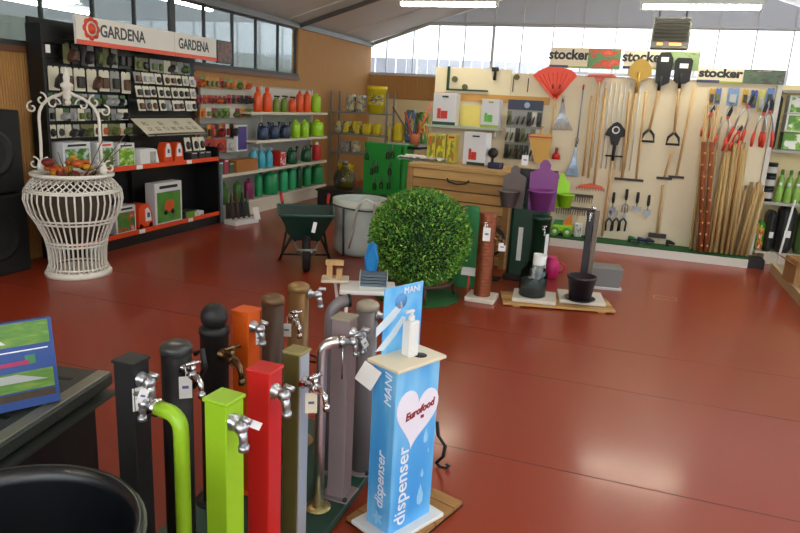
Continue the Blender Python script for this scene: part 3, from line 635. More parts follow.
# ---- stacked loudspeakers
for k in range(2):
    z0 = .02 + k * .675; lab = ('upper black loudspeaker of the stack beside the white basket', 'lower black loudspeaker of the stack beside the white basket')[1 - k]
    r = T('loudspeaker', lab, 'loudspeaker', (-5.0, 4.0, z0 - .02 if k == 0 else z0), FX)
    hh = .675 if k else .675
    part(r, 'cabinet', MB().bev((0, 0, hh / 2), (.72, .26, hh), .015), mat('black_speaker_cabinet', (10, 10, 11), .7, var=.2))
    part(r, 'woofer', MB().lathe([(.2, 0), (.2, .012), (.17, .012), (.07, -.03), (.001, -.01)], 24, M=Matrix.Translation((.06, -.132, .33)) @ Matrix.Rotation(R(90), 4, 'X'), cap=False), BLACK)
    part(r, 'horn', MB().box((-.22, -.133, .5), (.18, .01, .12)), BLACK)
# ---- white wicker urn basket
WICK = mat('white_painted_cane', (224, 220, 208), .5, var=.06)
p = Vector((-4.44, 4.45, 0))
wk = T('wicker_urn', 'white cane urn basket with tall arched handle', 'basket', p)
prof = [(.25, .04), (.225, .10), (.23, .22), (.25, .33), (.30, .45), (.36, .56), (.385, .66), (.375, .74), (.335, .80), (.285, .85)]
def rad(z):
    for (r0, z0), (r1, z1) in zip(prof, prof[1:]):
        if z0 <= z <= z1: return r0 + (r1 - r0) * (z - z0) / (z1 - z0)
    return prof[-1][0]
part(wk, 'base_plate', MB().lathe([(.27, 0), (.27, .025), (.255, .045), (.23, .05)], 32), WICK)
part(wk, 'rim', MB().lathe([(.285, .845), (.325, .855), (.33, .875), (.315, .885), (.275, .88), (.27, .85)], 36, cap=False), WICK)
sm = shared('cane_stave', lambda: MB().tube([(rad(z), 0, z) for z in (.045, .1, .16, .22, .33, .45, .56, .66, .74)], .0075, 5))
for k in range(40): part(wk, 'stave', sm, WICK, rot=(0, 0, 2 * math.pi * k / 40))
for z in (.27, .30, .47, .50, .735, .75, .07): part(wk, 'hoop', MB().tube([(rad(z) * math.cos(a * math.pi / 16), rad(z) * math.sin(a * math.pi / 16), z) for a in range(32)], .009, 5, True), WICK)
for sgn in (1, -1):
    lt = shared('lattice%d' % sgn, lambda: MB().tube([(rad(z) * math.cos(sgn * (z - .75) * 3.2), rad(z) * math.sin(sgn * (z - .75) * 3.2), z) for z in (.75, .78, .81, .845)], .006, 4))
    for k in range(40): part(wk, 'lattice_cane', lt, WICK, rot=(0, 0, 2 * math.pi * k / 40))
part(wk, 'inner_pot', MB().lathe([(.17, .3), (.29, .6), (.3, .74), (.27, .74)], 24), mat('brown_inner_pot', (70, 58, 44), .8, var=.3))
HX = Vector((.944, .326, 0)).normalized()
def hx(u, z): return (HX.x * u, HX.y * u, z)
part(wk, 'handle', MB().tube([hx(-.26, .88), hx(-.25, 1.1), hx(-.25, 1.3)] + [hx(-.25 * math.cos(R(k * 15)), 1.32 + .2 * math.sin(R(k * 15)) + (.03 if k == 6 else 0)) for k in range(0, 13)] + [hx(.25, 1.3), hx(.25, 1.1), hx(.26, .88)], .013, 7), WICK)
part(wk, 'finial', MB().lathe([(.02, 1.47), (.032, 1.5), (.026, 1.56), (.05, 1.58), (.05, 1.6), (.022, 1.62), (.028, 1.66), (.002, 1.74)], 10).ball((0, 0, 1.455), .026), WICK)
def scroll(cu, cz, r_, a0, sg):
    pts = []
    for k in range(16):
        a = a0 + sg * k * .42; q = r_ * (1 - k / 19); pts.append(hx(cu + q * math.cos(a), cz + q * math.sin(a)))
    return MB().tube(pts, .008, 5)
for sgn in (-1, 1):
    part(wk, 'scroll', scroll(sgn * .12, 1.44, .06, 0 if sgn < 0 else math.pi, -sgn), WICK); part(wk, 'scroll', scroll(sgn * .22, 1.47, .055, math.pi / 2, sgn), WICK)
    part(wk, 'scroll', scroll(sgn * .30, 1.40, .05, math.pi / 2, -sgn), WICK)
    for q in (-1, 1): part(wk, 'scroll', scroll(sgn * .26 + q * .06, .94, .055, math.pi / 2, q), WICK)
    part(wk, 'handle_foot', MB().lathe([(.03, .875), (.035, .92), (.02, .97)], 8, c=hx(sgn * .26, 0)), WICK)
fl = T('dried_flowers', 'dried flower arrangement with yellow and dark red heads in the urn', 'flowers', (p.x, p.y, .74))
FLM = [mat('flower_yellow', (214, 150, 30), .6, var=.2), mat('flower_dark_red', (110, 28, 24), .6, var=.2), mat('flower_orange', (206, 96, 30), .6, var=.2)]
for k in range(18):
    a, q = random.uniform(0, 6.28), random.uniform(.05, .24); z = .1 + random.uniform(0, .13); c = FLM[k % 3]
    part(fl, 'flower_head', MB().ball((q * math.cos(a), q * math.sin(a), z + .03), random.uniform(.03, .055), 8, .7), c)
TW = mat('twig_brown', (104, 88, 58), .7, var=.3)
for k in range(16):
    a = random.uniform(-1.2, 1.4); l = random.uniform(.2, .45)
    part(fl, 'twig', MB().tube([(.05 * math.cos(a), .05 * math.sin(a), 0), (.2 * math.cos(a), .2 * math.sin(a), .16), ((.2 + l * .6) * math.cos(a), (.2 + l * .6) * math.sin(a), .16 + l * random.uniform(.1, .9))], [.006, .005, .003], 4), TW)
# ================================================================== tool wall
PY = 8.45                       # face of the panel
PXL, PXR = -2.46, 1.43
PEG = mat('cream_peg_panel', (222, 208, 176), .55, var=.04, scale=2)
tw = T('tool_display', 'cream panel wall with white plinth carrying hanging garden tools', 'display wall')
for k in range(4):
    x0 = PXL + k * (PXR - PXL) / 4; x1 = x0 + (PXR - PXL) / 4 - .004
    part(tw, 'panel', MB().b2(x0, x1, PY, PY + .04, .1, 2.06 if x1 < -.9 else 2.02), PEG)
part(tw, 'plinth', MB().b2(-1.5, PXR - .03, 8.12, PY + .04, 0, .095), mat('white_plinth_board', (214, 210, 200), .4, var=.04))
part(tw, 'turf_strip', MB().b2(-1.5, PXR - .03, 8.13, PY, .095, .11), mat('artificial_turf', (28, 84, 34), .9, var=.4, scale=60, bump=.8, bscale=200))
part(tw, 'ochre_band', MB().b2(PXL, -1.0, PY - .012, PY, 1.66, 1.75), mat('ochre_band', (196, 146, 74), .6, var=.1))
part(tw, 'end_post', MB().b2(PXR, PXR + .05, PY - .02, PY + .06, 0, 2.0), mat('white_post', (206, 202, 190), .5))
part(tw, 'top_trim', MB().b2(-1.05, .6, PY - .02, PY, 2.03, 2.06), LFRAME)
part(tw, 'base_gap_shade', MB().b2(PXR - .03, PXR + .14, 8.14, 8.4, 0, .1), BLACK)  # black block standing in for the shadow in the floor gap
for k in range(9): part(tw, 'wire_divider', MB().cyl((-.42 + k * .055, PY - .01, .95), (-.42 + k * .055, PY - .01, 1.95), .006, n=5), mat('pale_grey_wire', (204, 204, 206), .4))
TY = PY - .05
# signs
SGN = mat('sign_cream', (224, 210, 182), .4, var=.03)
pic1 = ramp_mat('red_machine_print', [(0, (60, 110, 60)), (.5, (90, 140, 80)), (.56, (206, 66, 40)), (.75, (230, 120, 90))], 2.2, const=False)
pic2 = ramp_mat('dark_leaf_print', [(0, (40, 52, 40)), (.5, (90, 110, 84)), (.6, (70, 60, 60)), (.7, (150, 150, 150))], 3., const=False)
NAV = mat('sign_navy', (44, 52, 88), .4)
for k, (x0, y0, x1, y1, xs, pic, lab) in enumerate(((550, 48, 621, 68.5, 588, pic1, 'cream sign with black lettering and red machine picture'), (623.5, 51, 700, 70, 664, ramp_mat('green_garden_print', [(0, (110, 150, 80)), (.5, (140, 160, 110)), (.6, (80, 90, 80))], 2.5, const=False), 'cream sign with black lettering and green garden picture behind spades'), (697, 69, 785, 84, 743, pic2, 'lower cream sign with black lettering and dark picture above the loppers'))):
    a = GY(x0, (y0 + y1) / 2, PY + .0); b = GY(x1, (y0 + y1) / 2, PY); s_ = GY(xs, (y0 + y1) / 2, PY)
    z0, z1 = GY((x0 + x1) / 2, y1, PY).z, GY((x0 + x1) / 2, y0, PY).z
    r = T('brand_sign', lab, 'sign', (0, PY, 0)); yy = -.004 if k < 2 else -.026
    bd = part(r, 'board', MB().b2(a.x, b.x, yy, yy + .02, z0, z1), SGN)
    part(r, 'picture', MB().b2(s_.x, b.x - .005, yy - .003, yy, z0 + .005, z1 - .005), pic)
    part(r, 'stripe', MB().b2(a.x, (a.x + s_.x) / 2, yy - .003, yy, z0, z0 + .03), NAV); part(r, 'stripe', MB().b2((a.x + s_.x) / 2, s_.x, yy - .003, yy, z0, z0 + .022), mat('sign_lime', (150, 170, 60), .4))
    text(r, 'stocker', .155 if k < 2 else .125, ((a.x + s_.x) / 2, yy - .002, z0 + (z1 - z0) * .64), (R(90), 0, 0), LETT, bold=.006, sx=1.0 if k < 2 else 1.15)
    for q in (a.x + .06, b.x - .06) if k < 2 else (): part(r, 'bracket', MB().b2(q, q + .02, .005, .05, z0 - .06, z0 + .08), LFRAME)

# ---- hanging tools; coordinates from the face of the panel
def hp(x, y): p = GY(x, y, TY); return p.x, p.z
def hook(r, x, z): part(r, 'hook', MB().cyl((x, .05, z), (x, -.01, z), .004, n=5), STEEL)
def tool(name, label, cat, group=None): return T(name, label, cat, (0, TY, 0), 0, group)
def handle(r, x0, z0, x1, z1, rr=.017, m=WOOD, y=0): return part(r, 'handle', MB().cyl((x0, y, z0), (x1, y, z1), rr, n=8), m)
def dgrip(r, x, z, m, s=1.0):
    return part(r, 'grip', MB().tube([(x, 0, z), (x - .045 * s, 0, z - .05 * s), (x - .055 * s, 0, z - .11 * s), (x + .055 * s, 0, z - .11 * s), (x + .045 * s, 0, z - .05 * s), (x, 0, z)], .012 * s, 6), m)
# orange leaf rake
r = tool('leaf_rake', 'big orange plastic fan rake hanging head up', 'rake')
x, z = hp(555, 100); x1, z1 = hp(546, 150)
L0 = hp(533, 75); L1 = hp(577, 75); tp = hp(555, 67)
part(r, 'fan_head', MB().prism([(x - .015, z), (x + .015, z), (L1[0], L1[1] - .005), (L1[0] - .06, L1[1] + .05), (tp[0] + .08, tp[1]), (tp[0] - .08, tp[1]), (L0[0] + .06, L0[1] + .05), (L0[0], L0[1] - .005)], .02), mat('rake_orange', (232, 66, 30), .4, var=.05))
for sx in (-.04, .04): part(r, 'slot', MB().prism([(x + sx - .016, z + .13), (x + sx + .016, z + .13), (x + sx + .01, z + .18), (x + sx - .01, z + .18)], .024), mat('rake_slot', (120, 24, 14), .5))
for k in range(9):
    u = -1 + k * .25; part(r, 'rib', MB().cyl((x + u * .012, -.012, z + .03), (x + u * .23, -.012, L0[1] + .04 - abs(u) * .03), .004, n=4), mat('rake_orange', (232, 66, 30)))
handle(r, x, z + .02, x - .01, z1, .013)
# straw broom
r = tool('straw_broom', 'yellow straw broom head hanging under the orange rake', 'broom')
a0 = hp(536, 162); a1 = hp(549, 163); b0 = hp(530, 136); b1 = hp(553, 137)
part(r, 'bristles', MB().prism([a0, a1, b1, (b1[0] - .02, b1[1] + .03), (b0[0] + .03, b0[1] + .03), b0], .05, Matrix.Translation((0, -.1, 0))), mat('broom_straw', (206, 160, 82), .7, var=.3, scale=20, stretch=(20, 20, 1)))
part(r, 'binding', MB().b2(b0[0], b1[0], -.13, -.07, b0[1] - .01, b0[1] + .008), RED)
part(r, 'socket', MB().cyl(((b0[0] + b1[0]) / 2, -.1, b0[1] + .02), ((b0[0] + b1[0]) / 2 + .01, -.05, b0[1] + .12), .016, n=8), WOOD)
# silver fan rakes
SILV = mat('galvanised_tines', (172, 176, 182), .3, .85, var=.1, stretch=(30, 30, 1), scale=10)
def fanrake(label, top, bl, br, m=SILV, neck=.05):
    r = tool('fan_rake', label, 'rake'); (xt, zt), (x0, z0), (x1, z1) = hp(*top), hp(*bl), hp(*br)
    part(r, 'socket', MB().cyl((xt, 0, zt - .02), (xt, 0, zt + neck), .013, n=8), STEEL)
    for k in range(10):
        u = k / 9; xe = x0 + (x1 - x0) * u; xm = xt + (xe - xt) * .35
        part(r, 'tine', MB().tube([(xt, 0, zt), (xm, -.01, zt - (zt - z0) * .55), (xe, -.015, z0 + .02), (xe, -.04, z0)], .008, 5), m)
    part(r, 'brace', MB().b2(xt - abs(x1 - x0) * .33, xt + abs(x1 - x0) * .33, -.015, -.005, z0 + (zt - z0) * .22, z0 + (zt - z0) * .30), m); return r
fanrake('silver fan rake with broad tines beside the orange rake', (563, 100), (553, 129), (572, 127))
r = fanrake('narrow blue-grey fan rake hanging below a red-tipped rod', (576, 145), (566, 175), (578, 176), mat('blue_grey_tines', (150, 168, 190), .35, .6))
r = tool('extension_pole', 'thin blue rod with red tip beside the wide rake', 'pole')
x0, z0 = hp(583, 90); x1, z1 = hp(577, 142)
handle(r, x0, z0, x1, z1, .008, mat('pole_blue', (120, 134, 160), .35, .4)); part(r, 'tip', MB().cyl((x0, 0, z0), (x0 + .003, 0, z0 + .06), .011, n=8), RED)
part(r, 'joint', MB().cyl((x1, 0, z1 - .02), (x1, 0, z1 + .05), .018, n=8), GREY)
r = tool('spray_gun', 'small red spray gun hanging beside the straw broom', 'spray gun')
x0, z0 = hp(556, 159); part(r, 'tank', MB().lathe([(.05, 0), (.045, .05), (.025, .08)], 10, (x0, -.04, z0)), RED); part(r, 'head', MB().box((x0 - .0, -.04, z0 + .11), (.03, .07, .06)), mat('dark_red', (120, 24, 30)))
# wide orange rakes
r = tool('landscape_rake', 'wide orange-headed rake hanging head up from the panel', 'rake')
x0, z0 = hp(586, 77); x1, z1 = hp(616, 77)
part(r, 'head_bar', MB().prism([(x0, z0), (x1, z1), (x1 - .03, z1 + .03), (x0 + .03, z0 + .03)], .03), mat('rake_red_orange', (214, 92, 60), .4))
for k in range(13): part(r, 'tooth', MB().cyl((x0 + (x1 - x0) * k / 12, 0, z0 + .01), (x0 + (x1 - x0) * k / 12, -.05, z0 + .02), .005, n=4), mat('rake_red_orange', (214, 92, 60)))
xm, zm = hp(599, 84); xb, zb = hp(588, 178)
part(r, 'brace', MB().prism([(xm - .06, z0), (xm + .06, z0), (xm + .012, zm), (xm - .012, zm)], .012), mat('rake_red_orange', (214, 92, 60)))
handle(r, xm, zm + .03, xb, zb, .014)
for k, (xt, yt, xb_, yb_) in enumerate(((606, 88, 594, 184), (592, 96, 583, 176))):
    q0, q1 = hp(xt, yt), hp(xb_, yb_)
    solo('wooden_pole', ('plain wooden pole between the wide orange rake and pale wires', 'plain wooden pole between the wide rake and red-tipped rod')[k], 'pole', MB().tube([(q1[0], 0, q1[1]), (q0[0], 0, q0[1])], [.015, .013], 8), WOOD, (0, TY, 0))
r = tool('rake_head', 'low orange rake head hanging near the plinth', 'rake'); x0, z0 = hp(577, 187); x1, z1 = hp(604, 189)
part(r, 'head_bar', MB().prism([(x0, z0), (x1, z1), (x1 - .03, z1 + .03), ((x0 + x1) / 2, z1 + .055), (x0 + .03, z0 + .03)], .02), mat('rake_red_orange', (214, 92, 60)))
for k in range(11): part(r, 'tooth', MB().cyl((x0 + (x1 - x0) * k / 10, 0, z0 + .005), (x0 + (x1 - x0) * k / 10, -.01, z0 - .03), .004, n=4), mat('rake_red_orange', (214, 92, 60)))
# brush rakes
for k, (y0, lab) in enumerate(((198, 'upper dark comb rake with long teeth behind the planters'), (211, 'lower dark comb rake with long teeth behind the planters'))):
    r = tool('comb_rake', lab, 'rake'); x0, z0 = hp(556, y0 - 2); x1, z1 = hp(593, y0 + 1)
    part(r, 'back_bar', MB().b2(x0, x1, -.02, .01, z0 + .02, z0 + .05), mat('comb_brown', (70, 60, 56), .5))
    for q in range(16): part(r, 'tooth', MB().cyl((x0 + .01 + (x1 - x0 - .02) * q / 15, -.005, z0 + .03), (x0 + .01 + (x1 - x0 - .02) * q / 15, -.03, z0 - .05), .007, .004, 5), mat('comb_tooth', (96, 88, 84), .5))
# shovels
def shovel(label, tipc, shape, m, hx0, hy0, hx1, hy1, grip=None, name='shovel', gm=None):
    r = tool(name, label, 'shovel'); x, z = hp(*tipc)
    part(r, 'blade', MB().prism([(x + u, z + v) for u, v in shape], .018), m)
    q0, q1 = hp(hx0, hy0), hp(hx1, hy1)
    part(r, 'socket', MB().cyl((q0[0], 0, q0[1] + .1), (q0[0] + (q1[0] - q0[0]) * .12, 0, q0[1] + (q1[1] - q0[1]) * .12), .02, .018, 8), m)
    handle(r, q0[0], q0[1], q1[0], q1[1], .015)
    if grip: dgrip(r, q1[0], q1[1] + .02, grip, 1.25)
    return r
rs = [(-.13, -.02), (-.12, .06), (-.07, .13), (0, .16), (.07, .13), (.12, .06), (.13, -.02), (.05, -.08), (.0, -.1), (-.05, -.08)]
shovel('round tan shovel blade hanging above its long wooden handle', (640, 73), rs, mat('tan_blade', (172, 138, 58), .45, .3), 638, 81, 622, 178)
shovel('narrow black spade with white maker tag and black grip', (664, 68), [(-.075, -.16), (-.09, .1), (-.05, .17), (.05, .17), (.09, .1), (.075, -.16), (0, -.2)], BLKMET, 660, 85, 649, 131, BLACK, 'spade')
q = hp(665, 60); solo('maker_tag', 'white tag on the narrow black spade', 'tag', MB().b2(q[0] - .04, q[0] + .04, -.014, -.01, q[1] - .02, q[1] + .03), PAPER, (0, TY, 0))
shovel('wide black spade with white maker tag and long handle', (683, 70), [(-.085, -.12), (-.095, .1), (-.07, .13), (.07, .13), (.095, .1), (.085, -.12), (.04, -.15), (-.04, -.15)], BLKMET, 680, 82, 674, 134, BLACK, 'spade')
q = hp(684, 66); solo('maker_tag', 'white tag on the wide black spade', 'tag', MB().b2(q[0] - .045, q[0] + .045, -.014, -.01, q[1] - .025, q[1] + .025), PAPER, (0, TY, 0))
r = shovel('pointed black shovel hanging in the middle of the panel', (616, 133), [(-.12, -.03), (-.1, .04), (-.04, .11), (0, .13), (.04, .11), (.1, .04), (.12, -.03), (.06, -.05), (.04, -.14), (-.04, -.14), (-.06, -.05)], BLKMET, 614, 150, 602, 236)
q = hp(614, 156); part(r, 'foot_bar', MB().cyl((q[0] - .1, -.02, q[1]), (q[0] + .1, -.02, q[1]), .01, n=6), BLKMET); q = hp(616, 130); part(r, 'print', MB().lathe([(.045, 0), (.03, .002), (.03, 0)], 14, M=Matrix.Translation((q[0], -.011, q[1])) @ Matrix.Rotation(R(90), 4, 'X'), cap=False), PAPER)
# hoes / rakes whose heads hang at the bottom of the upper row
for k, (xt, yt, xb_, yb_, w_) in enumerate(((630, 92, 622, 178, 9), (646, 92, 636, 179, 9), (694, 88, 676, 176, 8), (698, 86, 664, 177, 8))):
    q0, q1 = hp(xt, yt), hp(xb_, yb_)
    if k == 3: q0, q1 = hp(672, 150), hp(664, 177)
    r = tool('garden_rake', ('wooden-handled rake, head down, beside the pale wires', 'wooden-handled rake, head down, under the narrow spade grip', 'wooden-handled rake, head down, beside the slim canes', 'short wooden-handled rake, head down, under the wide spade grip')[k], 'rake', 'rakes with heads hanging down')
    r.location.y = TY - .045 - .02 * (k % 2); handle(r, q0[0], q0[1], q1[0], q1[1], .014); hw = .085
    part(r, 'head_bar', MB().b2(q1[0] - hw, q1[0] + hw, -.012, .012, q1[1] - .02, q1[1] + .005), mat('dark_iron', (50, 48, 48), .5, .5))
    for t in range(8): part(r, 'tooth', MB().cyl((q1[0] - hw + .01 + t * (2 * hw - .02) / 7, 0, q1[1] - .01), (q1[0] - hw + .01 + t * (2 * hw - .02) / 7, -.04, q1[1] - .025), .004, n=4), mat('dark_iron', (50, 48, 48)))
# hand tools
HT = mat('hand_tool_steel', (140, 142, 146), .35, .8)
def hand_tool(label, px, py, kind):
    r = tool('hand_tool', label, 'hand tool'); x, z = hp(px, py)
    part(r, 'handle', MB().tube([(x, 0, z), (x, 0, z + .04), (x, 0, z + .13)], [.014, .019, .015], 8), BLACK)
    part(r, 'shank', MB().cyl((x, 0, z), (x, -.01, z - .05), .007, n=6), HT)
    if kind == 'trowel': part(r, 'blade', MB().prism([(x - .035, z - .05), (x + .035, z - .05), (x + .04, z - .09), (x, z - .16), (x - .04, z - .09)], .012), HT)
    elif kind == 'fork':
        for t in (-1, 0, 1): part(r, 'tine', MB().tube([(x, -.01, z - .04), (x + t * .03, -.01, z - .07), (x + t * .03, -.02, z - .15)], .007, 5), HT)
    else: part(r, 'blade', MB().b2(x - .05, x + .05, -.03, -.015, z - .09, z - .04), HT)
    return r
hand_tool('small black-handled trowel beside the pointed shovel handle', 613, 203, 'trowel'); hand_tool('black-handled hand fork, tallest of the hand tools', 626, 200, 'fork')
hand_tool('black-handled hand hoe between the fork and the broad trowel', 637, 203, 'hoe'); hand_tool('broad steel trowel near the short wooden handle', 648, 206, 'trowel')
for k, x in enumerate((609, 616, 623)):
    r = tool('pruning_shears', 'dark pruning shears hanging low, %s from the pointed shovel handle' % ORD[k], 'shears', 'dark shears in a cluster'); q, z = hp(x, 222)
    for s_ in (-1, 1): part(r, 'grip', MB().tube([(q, 0, z + .05), (q + s_ * .035, 0, z), (q + s_ * .03, 0, z - .11)], .011, 6), BLACK)
    part(r, 'blade', MB().prism([(q - .02, z + .04), (q + .02, z + .04), (q + .012, z + .14), (q - .004, z + .15)], .012), HT)
q0, q1 = hp(663, 185), hp(657, 236)
r = tool('mallet', 'short wooden handle with a dark iron head at the plinth', 'hammer'); handle(r, q0[0], q0[1], q1[0], q1[1] + .0, .015); part(r, 'head', MB().b2(q1[0] - .1, q1[0] + .1, -.03, .03, q1[1] - .02, q1[1] + .03), mat('dark_iron', (50, 48, 48)))
# things on the turf plinth
def on_plinth(px, py): p = GZ(px, py, .111); return p.x, min(max(p.y, 8.2), 8.33)
for k, (px, c, lab) in enumerate(((632, (26, 92, 50), 'small green hose nozzle on the turf strip'), (641, (34, 44, 96), 'small blue hose nozzle on the turf strip'), (649, (36, 36, 60), 'small indigo hose nozzle on the turf strip'), (668, (24, 24, 26), 'small black hose nozzle on the turf strip'))):
    x, y = on_plinth(px, 240); r = T('hose_nozzle', lab, 'hose nozzle', (x, y, .111)); m_ = mat('nozzle_%d' % k, c, .4)
    part(r, 'barrel', MB().tube([(-.05, 0, .05), (0, 0, .05), (.05, 0, .035)], [.03, .024, .014], 10), m_); part(r, 'grip', MB().box((-.03, 0, .02), (.03, .03, .04)), BLACK)
x, y = on_plinth(565, 229)
r = T('toy_mower', 'lime green toy mower with white-hubbed wheels on the plinth', 'toy', (x, y, .111))
part(r, 'deck', MB().bev((0, 0, .085), (.24, .16, .09), .02), LIME)
for dx in (-.08, .07):
    wl = part(r, 'wheel', MB().lathe([(.055, -.02), (.055, .02)], 14, M=Matrix.Translation((dx, -.1, .055)) @ Matrix.Rotation(R(90), 4, 'X')), mat('wheel_green', (90, 160, 40), .5)); part(wl, 'hub', MB().lathe([(.025, .021), (.02, .026), (.001, .026)], 10, M=Matrix.Translation((dx, -.1, .055)) @ Matrix.Rotation(R(90), 4, 'X')), WHITE)
part(r, 'hood', MB().box((-.05, 0, .15), (.12, .12, .05), taper=.8), GREEN)
x, y = on_plinth(571, 226); solo('paper_cone', 'yellow and orange pennant card standing on the toy mower deck', 'card', MB().prism([(-.07, 0), (.06, 0), (.05, .16)], .02), mat('pennant_orange', (226, 130, 40), .5, var=.3, scale=3), (x, y - .005, .237), 0)
for k, px in enumerate((580, 592)):
    x, y = on_plinth(px, 231); product_box(('white carton behind the anthracite post, left of its pair' if 0 else ('white carton with grey print behind the slim dark post', 'white carton with black strip by the shovel handle')[k]), (x, y + .02, .111), 0, .085, .07, .16, WHITE, ramp_mat('grey_print', [(0, (214, 214, 210)), (.55, (130, 130, 130))], 4.) if k == 0 else BLACK, None, title=False)
# stakes leaning on the panel
NSTK = {}
for k in range(34):
    xb = 689 + k * 1.75 + random.uniform(-.6, .6); lean = random.uniform(.02, .12)
    short = xb > 731; ytop = (random.uniform(180, 192) if short else random.uniform(136, 156)) if k > 8 else random.uniform(95, 128)
    b_ = GZ(xb, 250 + (xb - 690) * .11, .122); b_.y = 8.19 + .05 * (k % 3)
    t_ = GY(xb + 14 + random.uniform(-2, 6), ytop, 8.29 + .05 * (k % 3))
    th = random.uniform(.018, .028); thick = k > 9
    mb = MB().tube([(0, 0, 0), (t_.x - b_.x, t_.y - b_.y, t_.z - b_.z)], th if thick else .009, 4 if thick else 7)
    _kd = ('short' if short else 'thick') if thick else 'slim'; NSTK[_kd] = NSTK.get(_kd, -1) + 1
    _o = (ORD + ('fifteenth', 'sixteenth', 'seventeenth', 'eighteenth'))[NSTK[_kd]]
    solo('garden_stake', ('short thick wooden stake, %s from the taller stakes' % _o if short else 'tall thick wooden stake, %s from the spotted poles' % _o) if thick else 'slim bamboo cane, %s from the long-handled spades' % _o, 'stake', mb, [TANWOOD, WOOD, mat('grey_tan_wood', (164, 140, 100), .6, var=.2)][k % 3], b_, group=('short thick stakes' if short else 'thick leaning stakes') if thick else 'slim leaning canes')
for k, (xb, xt) in enumerate(((699, 704), (704, 712))):
    b_ = GZ(xb, 249, .125); b_.y = 8.15; t_ = GY(xt, 142, 8.235)
    r = T('moss_pole', ('rust brown climbing pole with yellow spots beside the canes', 'rust brown climbing pole with yellow spots beside the stakes')[k], 'plant pole', b_, 0, 'spotted climbing poles'); v = Vector((t_.x - b_.x, t_.y - b_.y, t_.z - b_.z))
    part(r, 'pole', MB().tube([(0, 0, 0), v], .026, 8), mat('rust_coir', (128, 62, 28), .8, var=.3, scale=30))
    for q in range(9): part(r, 'spot', MB().ball(tuple(v * (.06 + q * .105) + Vector(((-1) ** q * .01, -.024, 0))), .012, 6), mat('spot_yellow', (214, 168, 70), .6))
# loppers
LOPN = [0]
def lopper(label, px, py, s, ang, m1=RED, m2=None):
    r = tool('loppers', label, 'loppers'); x, z = hp(px, py); m2 = m2 or mat('lopper_alu', (196, 196, 196), .3, .6); LOPN[0] += 1; r.location = (x, TY - .03 - .028 * (LOPN[0] % 3), z - .02); r.rotation_euler = (0, R(ang), 0); r.scale = (.82, 1, .82); m1 = mat('lopper_red', (206, 62, 44), .45) if m1 is RED else m1
    part(r, 'blade', MB().prism([(-.02, 0), (.02, 0), (.035, .1 * s), (.01, .17 * s), (-.015, .08 * s)], .014), BLKMET)
    part(r, 'hook_blade', MB().prism([(.0, .0), (-.03, .03 * s), (-.04, .11 * s), (-.02, .15 * s), (-.018, .05 * s)], .014, Matrix.Translation((0, .015, 0))), HT)
    part(r, 'pivot', MB().lathe([(.022, -.02), (.022, .02)], 10, M=Matrix.Rotation(R(90), 4, 'X')), m1)
    for sg_ in (-1, 1):
        part(r, 'arm', MB().tube([(0, 0, 0), (sg_ * .05 * s, 0, -.09 * s), (sg_ * .06 * s, 0, -.27 * s)], .013, 6), m2 if s > .9 else m1)
        part(r, 'grip', MB().tube([(sg_ * .06 * s, 0, -.25 * s), (sg_ * .07 * s, 0, -.34 * s), (sg_ * .066 * s, 0, -.44 * s)], [.02, .024, .018], 8), m1)
    return r
lopper('short red-gripped shears, first beside the spade', 711, 112, .72, 6); lopper('grey-armed loppers with red grips under the blue card', 727, 116, 1.0, 8)
lopper('wide-open white-armed loppers with red grips', 748, 105, 1.15, 12); lopper('loppers with crossed red collar near the panel end', 763, 112, 1.0, 2); lopper('small red shears hanging between longer loppers', 738, 130, .6, 10, RED); lopper('red loppers at the very edge of the panel', 770, 110, 1.05, -2)
for k, (x0, x1, y0, y1, c) in enumerate(((709, 715, 88, 105, (190, 150, 60)), (715, 721, 88, 104, (90, 110, 170)), (727, 739, 88, 106, (120, 150, 190)), (742, 748, 89, 105, (200, 160, 50)), (750, 757, 90, 108, (60, 80, 150)), (758, 764, 90, 112, (190, 190, 90)), (766, 774, 88, 106, (100, 130, 180)))):
    xc, w_, z0, z1 = RY(x0, y0, x1, y1, PY - .02); 
    pack('%s printed header card above the loppers' % ('amber', 'slate blue', 'pale blue', 'gold', 'royal blue', 'yellow-green', 'steel blue')[k], (xc, PY - .015, z0), 0, w_ * .95, z1 - z0, mat('lopper_card_%d' % k, c, .4, var=.3), PRODS[(k * 2) % 6], None, 1)
